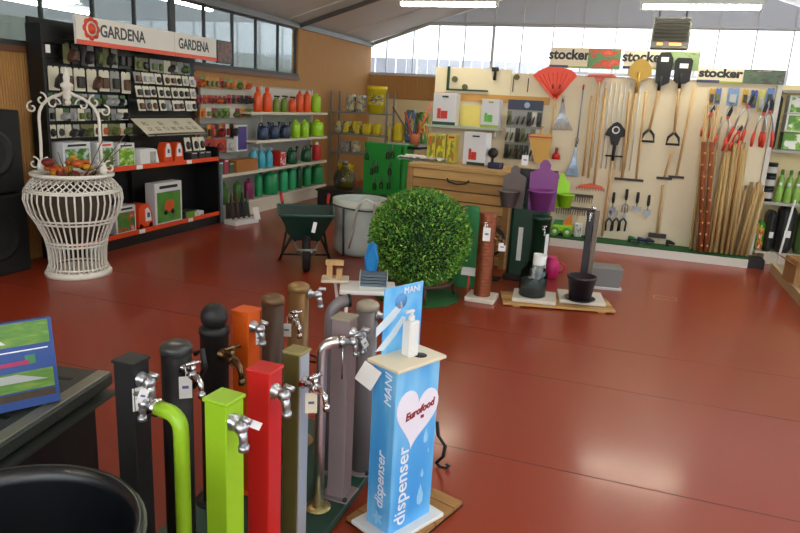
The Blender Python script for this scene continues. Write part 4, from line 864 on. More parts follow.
# ---- panel left of the signs: small tools, shelf with boxes, scissor display
for k, (x, y0, y1, kind) in enumerate(((447, 66, 90, 'L'), (454, 76, 82, 'd'), (464, 84, 90, 'd'), (494, 67, 80, 'T'), (512, 76, 92, 'I'), (516, 74, 80, 'd'), (527, 78, 92, 'I'))):
    q0, q1 = hp(x, y0), hp(x, y1); r = T('hanging_bracket', {'L': 'long dark green angle bracket on the upper panel', 'd': 'small dark round fitting, %s from the angle bracket' % ORD[{1: 0, 2: 1, 5: 2}.get(k, 0)], 'T': 'dark tap fitting hanging on the upper panel', 'I': 'thin dark hook on the upper panel, %s from the tap fitting' % ORD[0 if k == 4 else 1]}[kind], 'fitting', (q1[0], PY - .02, q1[1]), 0, {'d': 'round fittings', 'I': 'thin hooks'}.get(kind)); h_ = q0[1] - q1[1]
    if kind == 'L':
        part(r, 'upright', MB().b2(-.015, .015, -.015, .015, 0, h_), DKGREEN); part(r, 'arm', MB().b2(-.015, .52, -.015, .015, -.0, .02), DKGREEN)
    elif kind == 'd': part(r, 'disc', MB().lathe([(h_ / 2, -.015), (h_ / 2, .015)], 12, M=Matrix.Translation((0, 0, h_ / 2)) @ Matrix.Rotation(R(90), 4, 'X')), mat('olive_fitting', (90, 84, 50), .5))
    elif kind == 'T': part(r, 'stem', MB().cyl((0, 0, 0), (0, 0, h_), .02, .012, 8), BLACK); part(r, 'head', MB().b2(-.04, .04, -.02, .02, h_ - .05, h_), BLACK)
    else: part(r, 'hook', MB().tube([(0, 0, h_), (0, 0, .03), (.0, -.02, 0)], .006, 5), BLACK)
sb = T('wall_shelf', 'pale shelf on the panel carrying boxes behind the counter', 'shelf', (0, 0, 0))
a, b = GY(429, 122, PY - .2), GY(500, 131, PY - .2)
SHZ = (a.z + b.z) / 2 + .005
part(sb, 'board', MB().b2(a.x, b.x, PY - .3, PY - .002, SHZ - .025, SHZ - .002), SHW); part(sb, 'lip', MB().b2(a.x, b.x, PY - .31, PY - .3, SHZ - .03, SHZ), mat('pale_green_lip', (170, 186, 160), .5))
for q in (a.x + .05, b.x - .05): part(sb, 'bracket', MB().b2(q - .01, q + .01, PY - .25, PY - .002, SHZ - .1, SHZ - .025), SHW)
yb = PY - .17
redpic = ramp_mat('red_bins_print', [(0, (206, 206, 204)), (.52, (206, 206, 204)), (.56, (196, 50, 36))], 2.4)
def bin_box(label, px, z, col, topcol):
    x0, y0, x1, y1 = px; xc, w_, z0, z1 = RY(x0, y0, x1, y1, yb - .1); h_ = z1 - z
    r = T('product_box', label, 'box', (xc, yb, z)); part(r, 'carton', MB().bev((0, 0, h_ / 2), (w_, .2, h_), .004), boxb)
    part(r, 'base_band', MB().b2(-w_ / 2, w_ / 2, -.103, -.1, 0, h_ * .1), topcol); part(r, 'title_bar', MB().b2(-w_ * .12, w_ * .15, -.103, -.1, h_ * .86, h_ * .92), topcol)
    for q in (-.1, .06, .2):
        bn = part(r, 'printed_bin', MB().b2(w_ * (q - .2), w_ * (q - .05), -.104, -.1, h_ * .2, h_ * (.45 if q != -.1 else .52)), col)
    return r
bin_box('white box with red bins print on the upper shelf', (433, 93, 456, 122), SHZ, mat('bin_red', (200, 50, 38), .4), DKGREEN)
bin_box('white box with green bins print and lime title', (481, 99, 499, 130), SHZ, mat('bin_green', (90, 180, 50), .4), mat('sign_lime', (150, 170, 60)))
xc, w_, z0, z1 = RY(460, 105, 480, 126, PY - .01)
solo('yellow_poster', 'plain yellow sheet on the panel between two white boxes', 'poster', MB().b2(-w_ / 2, w_ / 2, -.004, 0, 0, z1 - z0), mat('poster_yellow', (232, 216, 120), .6), (xc, PY - .001, z0))
# ---- scissor display
xc, w_, z0, z1 = RY(506, 100, 541, 160, PY - .03)
sd = T('scissor_display', 'navy-headed display panel with pegs for shears', 'display', (xc, PY - .023, 0))
part(sd, 'panel', MB().b2(-w_ / 2, w_ / 2, -.01, .01, z0, z1), mat('grey_display', (150, 146, 132), .5)); zh = GY(523, 110, PY).z
hd = part(sd, 'header', MB().b2(-w_ / 2, w_ / 2, -.02, -.01, zh, z1), mat('navy_header', (28, 36, 66), .4)); part(hd, 'emblem', MB().lathe([(.035, -.021), (.001, -.021)], 16, M=Matrix.Translation((.02, 0, (zh + z1) / 2)) @ Matrix.Rotation(R(90), 4, 'X') @ Matrix.Translation((0, 0, .042)), cap=False), mat('emblem_blue', (150, 170, 200), .4))
for row in range(3):
    zz = zh - .04 - row * (zh - z0) / 3
    part(sd, 'peg_rail', MB().b2(-w_ / 2, w_ / 2, -.03, -.01, zz, zz + .012), STEEL)
    for k in range(7):
        pack('carded shears in the %s row of the navy-headed display, %s from the boxes' % (('top', 'middle', 'bottom')[row], ORD[k]), (xc - w_ / 2 + (k + .5) * w_ / 7, PY - .058, zz - (zh - z0) / 3 + .05), 0, w_ / 7 * .85, (zh - z0) / 3 * .86, CARDS[random.choice(['coal', 'dark', 'bone', 'grey', 'olive'])], PRODS[random.choice([0, 0, 3, 4, 5, 2])], 'carded shears', 2)
# ================================================================== middle ground
# ---- plank counter
CA = GZ(413, 163, .98); CB = GZ(509, 173, .98)
ang = math.atan2(CB.y - CA.y, CB.x - CA.x) * .75; cl = (CB - CA).length
ct = T('plank_counter', 'wooden counter clad with horizontal planks and a thick top', 'counter', ((CA.x + CB.x) / 2, (CA.y + CB.y) / 2, 0), ang)
PLK = [mat('plank_%d' % k, c, .6, var=.28, scale=4, stretch=(.8, 6, 6)) for k, c in enumerate(((184, 140, 82), (164, 122, 70), (198, 156, 96)))]
part(ct, 'worktop', MB().bev((0, .3, .965), (cl + .06, .68, .05), .01), mat('counter_top_wood', (186, 146, 88), .5, var=.2, stretch=(.8, 6, 6), scale=4))
part(ct, 'carcass', MB().b2(-cl / 2, cl / 2, .02, .6, 0, .94), mat('counter_carcass', (96, 70, 42), .7))
for k in range(9):
    z = .02 + k * .103; part(ct, 'plank', MB().box((random.uniform(-.004, .004), .008 - random.uniform(0, .006), z + .048), (cl + .01, .024, .089)), PLK[k % 3])
for sx in (-1, 1): part(ct, 'corner_post', MB().b2(sx * cl / 2 - .03, sx * cl / 2 + .03, -.03, .03, 0, .94), PLK[1])
part(ct, 'pull_handle', MB().tube([(-.12, -.005, .86), (-.1, -.03, .83), (.0, -.04, .815), (.1, -.03, .83), (.12, -.005, .86)], .009, 6), mat('dark_iron', (50, 48, 48)))
def onct(px, py): return GZ(px, py, .991)
p = onct(425, 162); p.y += .22; p.x -= .06
cl_ = MB(); 
for i in range(6):
    for j in range(4): pass
def cloth():
    n, m_ = 14, 8; vs = []; fs = []
    for i in range(n):
        for j in range(m_):
            vs.append((-.28 + .56 * i / (n - 1), -.16 + .32 * j / (m_ - 1), .01 + .03 * abs(math.sin(i * 1.3 + j * .9)) + random.uniform(0, .01)))
    for i in range(n - 1):
        for j in range(m_ - 1): a = i * m_ + j; fs.append((a, a + m_, a + m_ + 1, a + 1))
    mb = MB().add(vs, fs, True)
    o = len(mb.v); mb.add([(v[0], v[1], 0) for v in vs], [tuple(reversed(f)) for f in fs], True); return mb
solo('folded_cloth', 'crumpled white sheet lying on the counter top', 'cloth', cloth(), PAPER, p, ang)
yell = ramp_mat('yellow_feed_print', [(0, (230, 200, 40)), (.46, (214, 190, 50)), (.56, (60, 130, 50)), (.68, (210, 90, 40))], 2.6, const=False)
for k, (x0, x1) in enumerate(((430, 439), (439.5, 449), (450, 460))):
    p = onct((x0 + x1) / 2, 161); c0 = ct.matrix_basis @ Vector((0, .42, .99)); 
    yy = 7.25; xc, w_, z0, z1 = RY(x0, 134, x1, 160, yy)
    lab = ('yellow and green fertiliser carton at the cloth side', 'yellow and green fertiliser carton, middle of three', 'yellow and green fertiliser carton with red corner')[k]
    u = (ct.rotation_euler.z); yy = ct.location.y + .44 + (xc - ct.location.x) * math.tan(ang)
    product_box(lab, (xc, yy, .991), ang, w_ * .92, .1, z1 - .991, mat('carton_yellow', (206, 190, 80), .5), yell, RED, title=k == 2, cat='carton')
xc, w_, z0, z1 = RY(467, 132, 492, 162, 7.2)
yy = ct.location.y + .42 + (xc - ct.location.x) * math.tan(ang)
r = T('product_box', 'white box with red bins print standing on the counter', 'box', (xc, yy, .991), ang); h_ = z1 - .991; w_ *= .92
part(r, 'carton', MB().bev((0, 0, h_ / 2), (w_, .16, h_), .004), boxb); part(r, 'base_band', MB().b2(-w_ * .3, w_ / 2, -.083, -.08, 0, h_ * .09), DKGREEN); part(r, 'title_bar', MB().b2(-w_ * .12, w_ * .2, -.083, -.08, h_ * .86, h_ * .91), BLACK)
for q in (-.24, -.12, 0.): part(r, 'printed_bin', MB().b2(w_ * q, w_ * (q + .11), -.084, -.08, h_ * .16, h_ * (.4 if q > -.2 else .5)), mat('bin_red', (200, 50, 38)))
xc, w_, z0, z1 = RY(497, 160, 507, 168, 6.9)
yy = ct.location.y + .2 + (xc - ct.location.x) * math.tan(ang)
solo('card_reader', 'small dark blue block at the counter end', 'card reader', MB().bev((0, 0, .03), (.14, .1, .06), .01), mat('navy_header', (28, 36, 66)), (xc - .05, yy, .991), ang)
r = T('desk_fan', 'black round desk gadget on the counter beside the boxes', 'gadget', (xc - .13, yy + .22, .991), ang); part(r, 'base', MB().lathe([(.05, 0), (.05, .015), (.015, .03), (.012, .1)], 12), BLACK); part(r, 'head', MB().ball((0, 0, .14), .055, 12), BLACK)
# ---- yellow shelving at the reed wall
BY = 11.0
bs = T('stock_shelving', 'grey wire shelving with yellow tubs in the reed corner', 'shelf')
zs = []
for yp in (112, 134, 153):
    z = GY(352, yp, BY).z; zs.append(z + .002); part(bs, 'shelf_board', MB().b2(XL + .05, -4.02, BY, BY + .4, z - .025, z), GREY)
for x in (XL + .06, -4.04):
    for y in (BY + .02, BY + .38): part(bs, 'upright', MB().b2(x - .015, x + .015, y - .015, y + .015, 0, zs[0] + .35), GREY)
YEL = mat('yellow_tub', (214, 190, 30), .4, var=.1); YP = ramp_mat('yellow_black_print', [(0, (210, 186, 40)), (.52, (60, 60, 70)), (.6, (200, 196, 190))], 3.)
def tubk(label, px0, px1, pyt, z, m, group=None):
    xc, w_, _, z1 = RY(px0, pyt, px1, pyt + 10, BY + .15); h_ = z1 - z; q = w_ / 2 * .95
    r = T('bucket', label, 'bucket', (xc, BY + .2, z), 0, group)
    part(r, 'body', MB().lathe([(q * .85, 0), (q * .95, h_ * .85), (q, h_ * .86)], 16), m); part(r, 'lid', MB().lathe([(q, h_ * .86), (q * 1.03, h_ * .9), (q * 1.0, h_), (q * .9, h_)], 16), YEL)
    part(r, 'label_band', MB().lathe([(q * .905, h_ * .3), (q * .945, h_ * .68)], 12, a0=R(200), a1=R(340), cap=False), YP); return r
tubk('big yellow lidded tub on the top wire shelf', 366, 386, 86, zs[0], YEL)
def sack(label, px0, px1, pyt, z, m, group=None):
    xc, w_, _, z1 = RY(px0, pyt, px1, pyt + 10, BY + .1); h_ = max(.12, z1 - z)
    return solo('product_sack', label, 'sack', MB().bev((0, 0, h_ / 2), (w_ * .92, .2, h_), .04), m, (xc, BY + .18, z), random.uniform(-.1, .1), group)
GYP = ramp_mat('grey_yellow_print', [(0, (130, 130, 124)), (.48, (190, 186, 170)), (.58, (206, 180, 50))], 3.)
sack('grey and yellow printed sack on the top wire shelf', 345, 354, 94, zs[0], GYP); sack('grey printed sack beside the big yellow tub', 355, 364, 95, zs[0], GYP)
for k, (a, b, m_) in enumerate(((334, 341, GYP), (342, 350, YP), (351, 360, YP), (361, 371, YEL), (372, 380, YEL))): sack(('grey striped bag on the middle wire shelf', 'dark yellow-printed bag on the middle wire shelf', 'blue and yellow bag on the middle wire shelf', 'plain yellow bag on the middle wire shelf', 'yellow bag at the end of the middle wire shelf')[k], a, b, 121 if k < 3 else 124, zs[1], m_)
for k, (a, b) in enumerate(((339, 349), (350, 358))): sack(('silver striped bag on the low wire shelf', 'cream bag beside the silver striped bag')[k], a, b, 141, zs[2], [ramp_mat('silver_stripe', [(0, (150, 150, 146)), (.5, (90, 90, 90)), (.58, (190, 186, 170))], 4.), GYP][k])
tubk('yellow tub standing on the floor under the wire shelving', 337, 353, 163, .0, YEL)
# second stock shelf on the cream wall behind the green board
s2 = T('stock_shelving', 'pale shelving with yellow sacks behind the green board', 'shelf'); B2 = 11.0
zq = []
for yp in (143, 160):
    z = GY(405, yp, B2).z; zq.append(z + .002); part(s2, 'shelf_board', MB().b2(-3.98, -2.3, B2, B2 + .4, z - .025, z), mat('pale_grey_shelf', (176, 170, 150), .5))
for x in (-3.96, -2.32):
    for y in (B2 + .02, B2 + .38): part(s2, 'upright', MB().b2(x - .015, x + .015, y - .015, y + .015, 0, zq[0] + .3), mat('pale_grey_shelf', (176, 170, 150)))
for k, (a, b, yt, m_, lab) in enumerate(((384, 391, 126, YEL, 'small yellow sack behind the crossed sticks'), (392, 402, 123, YEL, 'tall yellow sack behind the crossed sticks'), (404, 416, 110, ramp_mat('blue_green_print', [(0, (60, 110, 80)), (.5, (70, 100, 150)), (.6, (190, 160, 60))], 2.6), 'blue and green printed sack behind the crossed sticks'), (417, 427, 112, ramp_mat('green_red_print', [(0, (60, 120, 60)), (.5, (200, 180, 60)), (.6, (190, 60, 50))], 2.6), 'green and red printed sack beside the red stick'))):
    xc, w_, _, z1 = RY(a, yt, b, yt + 10, B2 + .1); h_ = z1 - zq[0]
    solo('product_sack', lab, 'sack', MB().bev((0, 0, h_ / 2), (w_ * .92, .2, h_), .04), m_, (xc, B2 + .2, zq[0]))
# ---- green board with hanging shears
GYD = 7.9
xc, w_, z0, z1 = RY(363, 143, 402, 195, GYD)
gb = T('shears_board', 'bright green board stand hung with dark shears', 'display stand', (xc, GYD, 0), R(-8))
part(gb, 'board', MB().bev((0, 0, (z0 + z1) / 2), (w_, .05, z1 - z0), .008), mat('bright_green_board', (22, 136, 44), .45, var=.06))
part(gb, 'side_wing', MB().bev((w_ / 2 + .03, .12, (z0 + z1) / 2), (.04, .26, z1 - z0), .008), mat('bright_green_board', (22, 136, 44)))
part(gb, 'stand_leg', MB().b2(-.03, .03, .03, .09, .03, z1 - .05), BLKSH); part(gb, 'foot', MB().b2(-.3, .3, -.2, .3, 0, .03), BLKSH)
def shears(x, y, z, rz=0., lab=''):
    r = T('garden_shears', 'dark garden shears on the green board, ' + lab, 'shears', (x, y, z), rz, 'shears on the green board')
    for s_ in (-1, 1): part(r, 'grip', shared('sh_grip%d' % s_, lambda: MB().tube([(0, 0, 0), (s_ * .02, 0, -.03), (s_ * .016, 0, -.09)], .009, 5)), mat('brown_black_grip', (50, 36, 28), .5))
    part(r, 'blade', shared('sh_blade', lambda: MB().prism([(-.012, -.01), (.012, -.01), (.004, .08), (-.006, .08)], .008)), HT)
M_ = gb.matrix_basis
for _k, (px, py) in enumerate(((366, 153), (388, 152), (393, 151), (371, 168), (376, 166), (390, 168), (374, 183), (381, 182), (389, 182))):
    q = GY(px, py, GYD - .05); shears(q.x, GYD - .045 + (xc - q.x) * .14, q.z, R(-8), '%s of the %s row' % (('first', 'second', 'third')[_k % 3], ('top', 'middle', 'bottom')[_k // 3]))
for _k, (px, py) in enumerate(((408, 168), (410, 178), (409, 187))):
    q = GY(px, py, GYD); solo('chrome_secateurs', ('topmost', 'middle', 'lowest')[_k] + ' chrome secateurs on the side of the green board', 'secateurs', MB().tube([(0, 0, .05), (.02, -.02, 0), (.0, -.02, -.06)], .012, 6).tube([(0, 0, .05), (.03, .02, 0), (.025, .02, -.06)], .01, 6), CHROME, (xc + w_ / 2 + .085, GYD + .02 + random.uniform(-.05, .05), q.z), 0, 'chrome secateurs')
# sticks in a pot on the board
q = GY(408, 136, GYD); zt = z1
r = T('stick_holder', 'terracotta pot with crossed brown and red sticks behind the board', 'pot', (q.x, GYD + .28, z1 - .02)); part(r, 'pot', MB().lathe([(.05, 0), (.075, .14), (.065, .14), (.05, .02)], 12), mat('terracotta', (176, 92, 60), .6))
part(gb, 'top_shelf', MB().b2(w_ / 2 - .3, w_ / 2 + .2, .05, .4, z1 - .05, z1 - .02), BLKSH)
for (px, py, c, lab) in ((393, 107, (96, 62, 36), 'brown stick leaning out of the pot'), (431, 104, (214, 90, 80), 'pinkish red stick leaning out of the pot'), (405, 112, (150, 40, 36), 'dark red stick in the pot')):
    t = GY(px, py, GYD + .28); solo('stake', lab, 'stick', MB().tube([(0, 0, 0), (t.x - q.x, 0, t.z - z1 - .02)], .012, 6), mat('stick_%d' % px, c, .5), (q.x, GYD + .28, z1 + .02))
q0 = GY(392, 108, GYD + .3); q1 = GY(391, 140, GYD + .3)
# glass demijohn and black crates behind the bag
DJ = GZ(344, 205); 
r = T('demijohn', 'clear glass demijohn standing behind the white bag', 'glass jar', (DJ.x, DJ.y, .25)); part(r, 'vessel', MB().lathe([(.12, 0), (.17, .04), (.18, .16), (.15, .26), (.06, .32), (.045, .38), (.055, .4)], 20), glass('clear_glass', (205, 214, 212), .82)); part(r, 'stopper', MB().lathe([(.04, .37), (.045, .42), (.04, .44)], 10), GREY)
r = T('black_crate', 'low black crate under the glass demijohn', 'crate', (DJ.x + .1, DJ.y, 0)); part(r, 'tray', MB().bev((0, 0, .12), (.9, .5, .24), .02), BLACK); part(r, 'rim', MB().bev((0, 0, .235), (.94, .54, .028), .008), BLACK)
# ---- wheelbarrow, wheel towards the camera
p = GZ(301, 271)
wb = T('wheelbarrow', 'dark green wheelbarrow with wheel facing the room', 'wheelbarrow', (p.x, p.y + .1, 0), R(28)); wb.scale = (.86, .86, .9)
GT = mat('barrow_green', (22, 54, 46), .4, var=.1); FRM = mat('barrow_frame', (26, 34, 30), .45, .3)
def tubpan():
    o = [(-.29, -.18, .60), (.29, -.18, .60), (.33, .68, .58), (-.33, .68, .58)]; i_ = [(-.15, .04, .30), (.15, .04, .30), (.2, .5, .28), (-.2, .5, .28)]
    mb = MB(); c = lambda P, s: [(x * s, y, z) for x, y, z in P]
    inn = [(x * .95, y * .97 + .01, z + .012) for x, y, z in i_]; oin = [(x * .95, y * .96 + .012, z) for x, y, z in o]
    vs = o + i_ + oin + inn
    fs = [(4, 5, 6, 7)] + [(k, (k + 1) % 4, 4 + (k + 1) % 4, 4 + k) for k in range(4)] + [(8 + k, 12 + k, 12 + (k + 1) % 4, 8 + (k + 1) % 4) for k in range(4)] + [(15, 14, 13, 12)] + [(k, 8 + k, 8 + (k + 1) % 4, (k + 1) % 4) for k in range(4)]
    return mb.add(vs, fs)
pn = part(wb, 'tub', tubpan(), GT); part(pn, 'rolled_rim', MB().tube([(-.29, -.18, .60), (.29, -.18, .60), (.33, .68, .58), (-.33, .68, .58)], .014, 6, True), mat('barrow_rim', (40, 84, 72), .4))
whl = part(wb, 'wheel', MB().lathe([(.06, -.03), (.15, -.045), (.185, -.035), (.19, 0), (.185, .035), (.15, .045), (.06, .03)], 24, M=Matrix.Translation((0, -.1, .19)) @ Matrix.Rotation(R(90), 4, 'Y')), mat('tyre_rubber', (20, 21, 21), .7)); part(whl, 'hub', MB().cyl((-.07, -.1, .19), (.07, -.1, .19), .03), STEEL)
part(wb, 'fork', MB().tube([(-.16, .2, .3), (-.09, -.0, .2), (-.08, -.12, .19)], .013, 6).tube([(.16, .2, .3), (.09, 0, .2), (.08, -.12, .19)], .013, 6).tube([(-.1, -.31, .27), (-.08, -.1, .19)], .01, 5).tube([(.1, -.31, .27), (.08, -.1, .19)], .01, 5).tube([(-.1, -.31, .27), (.1, -.31, .27)], .012, 6), mat('fork_pale', (150, 160, 150), .4, .5))
for s_ in (-1, 1):
    part(wb, 'leg', MB().tube([(s_ * .17, .18, .3), (s_ * .26, .35, .1), (s_ * .3, .4, .0), (s_ * .28, .55, .0), (s_ * .22, .62, .3)], .015, 6), FRM)
    hd = part(wb, 'handle', MB().tube([(s_ * .12, .1, .29), (s_ * .22, .5, .32), (s_ * .28, .95, .6)], .015, 6), FRM); part(hd, 'grip', MB().cyl((s_ * .275, .9, .575), (s_ * .295, 1.05, .66), .02), RED)
part(wb, 'brace', MB().tube([(-.27, .38, .07), (.27, .38, .07)], .01, 5), FRM)
q = wb.matrix_basis @ Vector((.1, -.13, .4)); solo('price_tag', 'white paper tag hanging on the wheelbarrow tub', 'tag', MB().box((0, -.02, .07), (.035, .003, .1), ry=R(12)), PAPER, (q.x, q.y - .04, q.z - .0), R(28), rot=(R(-20), 0, R(28)))
# ---- white garden bag
p = GZ(354, 258); p.y += .27; p.x -= .05
bg = T('garden_bag', 'round pale grey garden waste bag with strap handles', 'garden bag', p); bg.scale = (1.13, 1.13, 1.05)
BAGM = mat('pale_woven_bag', (188, 196, 190), .6, var=.12, scale=8, bump=.6, bscale=14)
bm_ = MB(); n = 40; vs = []; fs = []; zz = [0, .04, .12, .22, .32, .42, .5, .55, .56, .54, .4, .1]
rr = [.20, .245, .25, .25, .255, .25, .255, .26, .25, .245, .24, .23]
for i, z in enumerate(zz):
    for k in range(n):
        a = 2 * math.pi * k / n; wv = 1 + (.02 * math.sin(a * 9 + z * 17) + .015 * math.sin(a * 5 - z * 25)) * (1 if i < 7 else .4); vs.append((rr[i] * wv * math.cos(a), rr[i] * wv * math.sin(a), z))
for i in range(len(zz) - 1):
    for k in range(n): fs.append((i * n + k, i * n + (k + 1) % n, (i + 1) * n + (k + 1) % n, (i + 1) * n + k))
fs.append(tuple(range(n - 1, -1, -1))); fs.append(tuple(range((len(zz) - 1) * n, len(zz) * n)))
part(bg, 'sack', bm_.add(vs, fs, True), BAGM)
part(bg, 'rim_band', MB().lathe([(.268, .5), (.27, .56), (.262, .565)], 32, cap=False), mat('bag_rim', (206, 208, 196), .6)); 
GRYB = mat('bag_strap_dark', (60, 70, 66), .6)
part(bg, 'wire_hoop', MB().tube([(.278 * math.cos(k * math.pi / 16), .278 * math.sin(k * math.pi / 16), .49 + .015 * math.sin(k * math.pi / 8)) for k in range(32)], .008, 5, True), GRYB)
part(bg, 'strap', MB().tube([(.0, -.275, .1), (.06, -.28, .46), (.1, -.3, .56), (.16, -.28, .6), (.22, -.22, .56), (.21, -.2, .4)], .012, 5), mat('bag_strap_white', (214, 208, 200), .6)); part(bg, 'strap', MB().tube([(-.05, -.272, .02), (-.06, -.278, .5)], .01, 5), GRYB)
# ---- boxwood ball on a dark stand
BLX, BLY, BLZ = GY(420, 240, 5.25).x, 5.25, .505
bx_ = T('boxwood_ball', 'large clipped boxwood ball on a short brown stand', 'topiary', (BLX, BLY, 0))
BR = .412
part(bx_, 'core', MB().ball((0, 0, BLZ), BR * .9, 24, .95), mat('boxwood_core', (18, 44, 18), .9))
LEAF = bpy.data.materials.new('boxwood_leaf'); LEAF.use_nodes = True
_nt = LEAF.node_tree; _g = _nt.nodes.new('ShaderNodeNewGeometry'); _cr = _nt.nodes.new('ShaderNodeValToRGB'); _e = _cr.color_ramp.elements
_e[0].color = lin((36, 90, 30)); _e[1].color = lin((166, 206, 84)); _e.new(.55).color = lin((78, 142, 46))
_nt.links.new(_g.outputs['Random Per Island'], _cr.inputs[0]); _nt.links.new(_cr.outputs[0], _nt.nodes['Principled BSDF'].inputs['Base Color']); _nt.nodes['Principled BSDF'].inputs['Roughness'].default_value = .45
vs = []; fs = []; rnd = random.Random(3)
for k in range(14000):
    zc = 1 - 2 * (k + .5) / 14000; a = k * 2.399963; s_ = math.sqrt(1 - zc * zc)
    d = Vector((s_ * math.cos(a), s_ * math.sin(a), zc)); rr_ = BR * rnd.uniform(.9, 1.04)
    t = (d + Vector((rnd.uniform(-1, 1), rnd.uniform(-1, 1), rnd.uniform(-.6, 1))) * .9).normalized(); u = t.cross(Vector((rnd.uniform(-1, 1), rnd.uniform(-1, 1), rnd.uniform(-1, 1)))).normalized()
    L_ = rnd.uniform(.018, .03); w2 = L_ * .3; c = Vector((d.x * rr_, d.y * rr_, BLZ + d.z * rr_ * .96)); o = len(vs)
    vs += [c - t * .004, c + t * L_ * .5 + u * w2, c + t * L_, c + t * L_ * .5 - u * w2]; fs.append((o, o + 1, o + 2, o + 3))
me = bpy.data.meshes.new('leaves'); me.from_pydata([tuple(v) for v in vs], [], fs); me.update()
tag(part(bx_, 'leaves', me, LEAF), kind='stuff')
BRN = mat('stand_brown', (70, 48, 34), .6, var=.2)
part(bx_, 'stem', MB().cyl((0, 0, .06), (0, 0, .25), .03), BRN); part(bx_, 'stand_ring', MB().tube([(.3 * math.cos(k * math.pi / 12), .3 * math.sin(k * math.pi / 12), .15) for k in range(24)], .014, 6, True), BRN)
for k in range(4):
    a = k * math.pi / 2 + .5; part(bx_, 'stand_leg', MB().tube([(.03 * math.cos(a), .03 * math.sin(a), .2), (.2 * math.cos(a), .2 * math.sin(a), .13), (.3 * math.cos(a), .3 * math.sin(a), .15), (.33 * math.cos(a), .33 * math.sin(a), .012)], .014, 6), BRN)
part(bx_, 'turf_mat', MB().lathe([(.001, 0), (.37, 0), (.37, .012), (.001, .012)], 28), mat('artificial_turf', (28, 84, 34)))
p = GZ(470, 271, .35); 
pt = T('price_sign', 'small white price card on a red peg beside the topiary', 'price card', GZ(467, 296)); part(pt, 'card', MB().box((.0, 0, .22), (.13, .008, .07), rx=R(-25)), PAPER); part(pt, 'peg', MB().cyl((0, .01, 0), (0, .01, .2), .008), ORANGE)
# ---- big black tubs behind the ball
for k, (px, py, r_) in enumerate(((408, 232, .23),)):
    q = GZ(px, py); zt = .58
    r = T('black_tub', 'round black tub standing behind the boxwood ball', 'tub', (GY(px, 195, 6.3).x, 6.3, 0)); part(r, 'body', MB().lathe([(.19, 0), (.25, zt), (.27, zt), (.27, zt + .03), (.235, zt + .03), (.18, .03)], 24), BLACK)
# green translucent bag on the counter side
q = GZ(466, 262); r = T('green_sack', 'translucent green plastic sack leaning at the counter', 'plastic bag', (GY(466, 230, 5.75).x, 5.75, 0), R(8))
def gsack():
    mb = MB(); n, m_ = 10, 9; vs = []; fs = []
    for sd in (1, -1):
        for i in range(n):
            for j in range(m_):
                u, v = i / (n - 1) * 2 - 1, j / (m_ - 1); bulge = .05 * (1 - u * u) * (1 - .8 * v) + .006 * math.sin(i * 2.1 + j * 1.7); vs.append((u * (.13 - .02 * v), sd * bulge, v * .72 + .03 * math.sin(u * 3) * v))
    for s_ in range(2):
        for i in range(n - 1):
            for j in range(m_ - 1): a = s_ * n * m_ + i * m_ + j; fs.append((a, a + m_, a + m_ + 1, a + 1))
    return mb.add(vs, fs, True)
part(r, 'film', gsack(), translucent('green_film', (110, 196, 140), .55, .25)); part(r, 'fold', MB().tube([(-.11, 0, .7), (0, 0, .74), (.11, 0, .7)], .008, 5), translucent('green_film', (50, 150, 90)))

# ---- fountain posts beyond the ball
TAGN = 0
TILE = mat('white_paving_tile', (214, 206, 192), .6, var=.06, scale=8)
def tap(root, loc, rz, s=1.0, m=CHROME, name='tap', lever=True):
    """bib tap: flange at loc, pointing local -y"""
    s *= .64
    t = part(root, name, MB().lathe([(.022 * s, 0), (.022 * s, .006 * s), (.012 * s, .012 * s), (.012 * s, .05 * s), (.017 * s, .055 * s), (.017 * s, .075 * s)], 12, M=Matrix.Rotation(R(90), 4, 'X')), m, loc=loc, rot=(0, 0, rz))
    part(t, 'spout', MB().tube([(0, -.06 * s, 0), (0, -.09 * s, .002 * s), (0, -.115 * s, -.012 * s), (0, -.122 * s, -.045 * s)], [.011 * s, .011 * s, .01 * s, .009 * s], 8).cyl((0, -.122 * s, -.04 * s), (0, -.123 * s, -.06 * s), .012 * s), m)
    part(t, 'valve_stem', MB().cyl((0, -.064 * s, 0), (0, -.064 * s, .04 * s), .009 * s, n=8), m)
    if lever: part(t, 'lever', MB().tube([(-.026 * s, -.064 * s, .042 * s), (.026 * s, -.064 * s, .042 * s)], .007 * s, 6).ball((0, -.064 * s, .042 * s), .011 * s, 8), m)
    return t
def tap2(root, loc, rz, s=1.0, m=None):
    """compact valve tap: flange at loc, pointing local -y"""
    m = m or SATIN; s *= 1.0
    t = part(root, 'tap', MB().lathe([(.019 * s, 0), (.019 * s, .005 * s), (.011 * s, .008 * s), (.011 * s, .03 * s)], 12, M=Matrix.Rotation(R(90), 4, 'X')).ball((0, -.034 * s, 0), .016 * s, 12), m, loc=loc, rot=(0, 0, rz))
    part(t, 'spout', MB().tube([(0, -.034 * s, 0), (.0, -.042 * s, -.02 * s), (0, -.044 * s, -.04 * s)], [.012 * s, .010 * s, .009 * s], 8).cyl((0, -.044 * s, -.038 * s), (0, -.044 * s, -.05 * s), .012 * s), m)
    part(t, 'lever', MB().tube([(0, -.034 * s, .012 * s), (0, -.042 * s, .024 * s), (.004 * s, -.062 * s, .022 * s)], [.006 * s, .008 * s, .007 * s], 6), m)
    return t
SATIN = mat('satin_chrome', (188, 190, 194), .3, .9, var=.05)
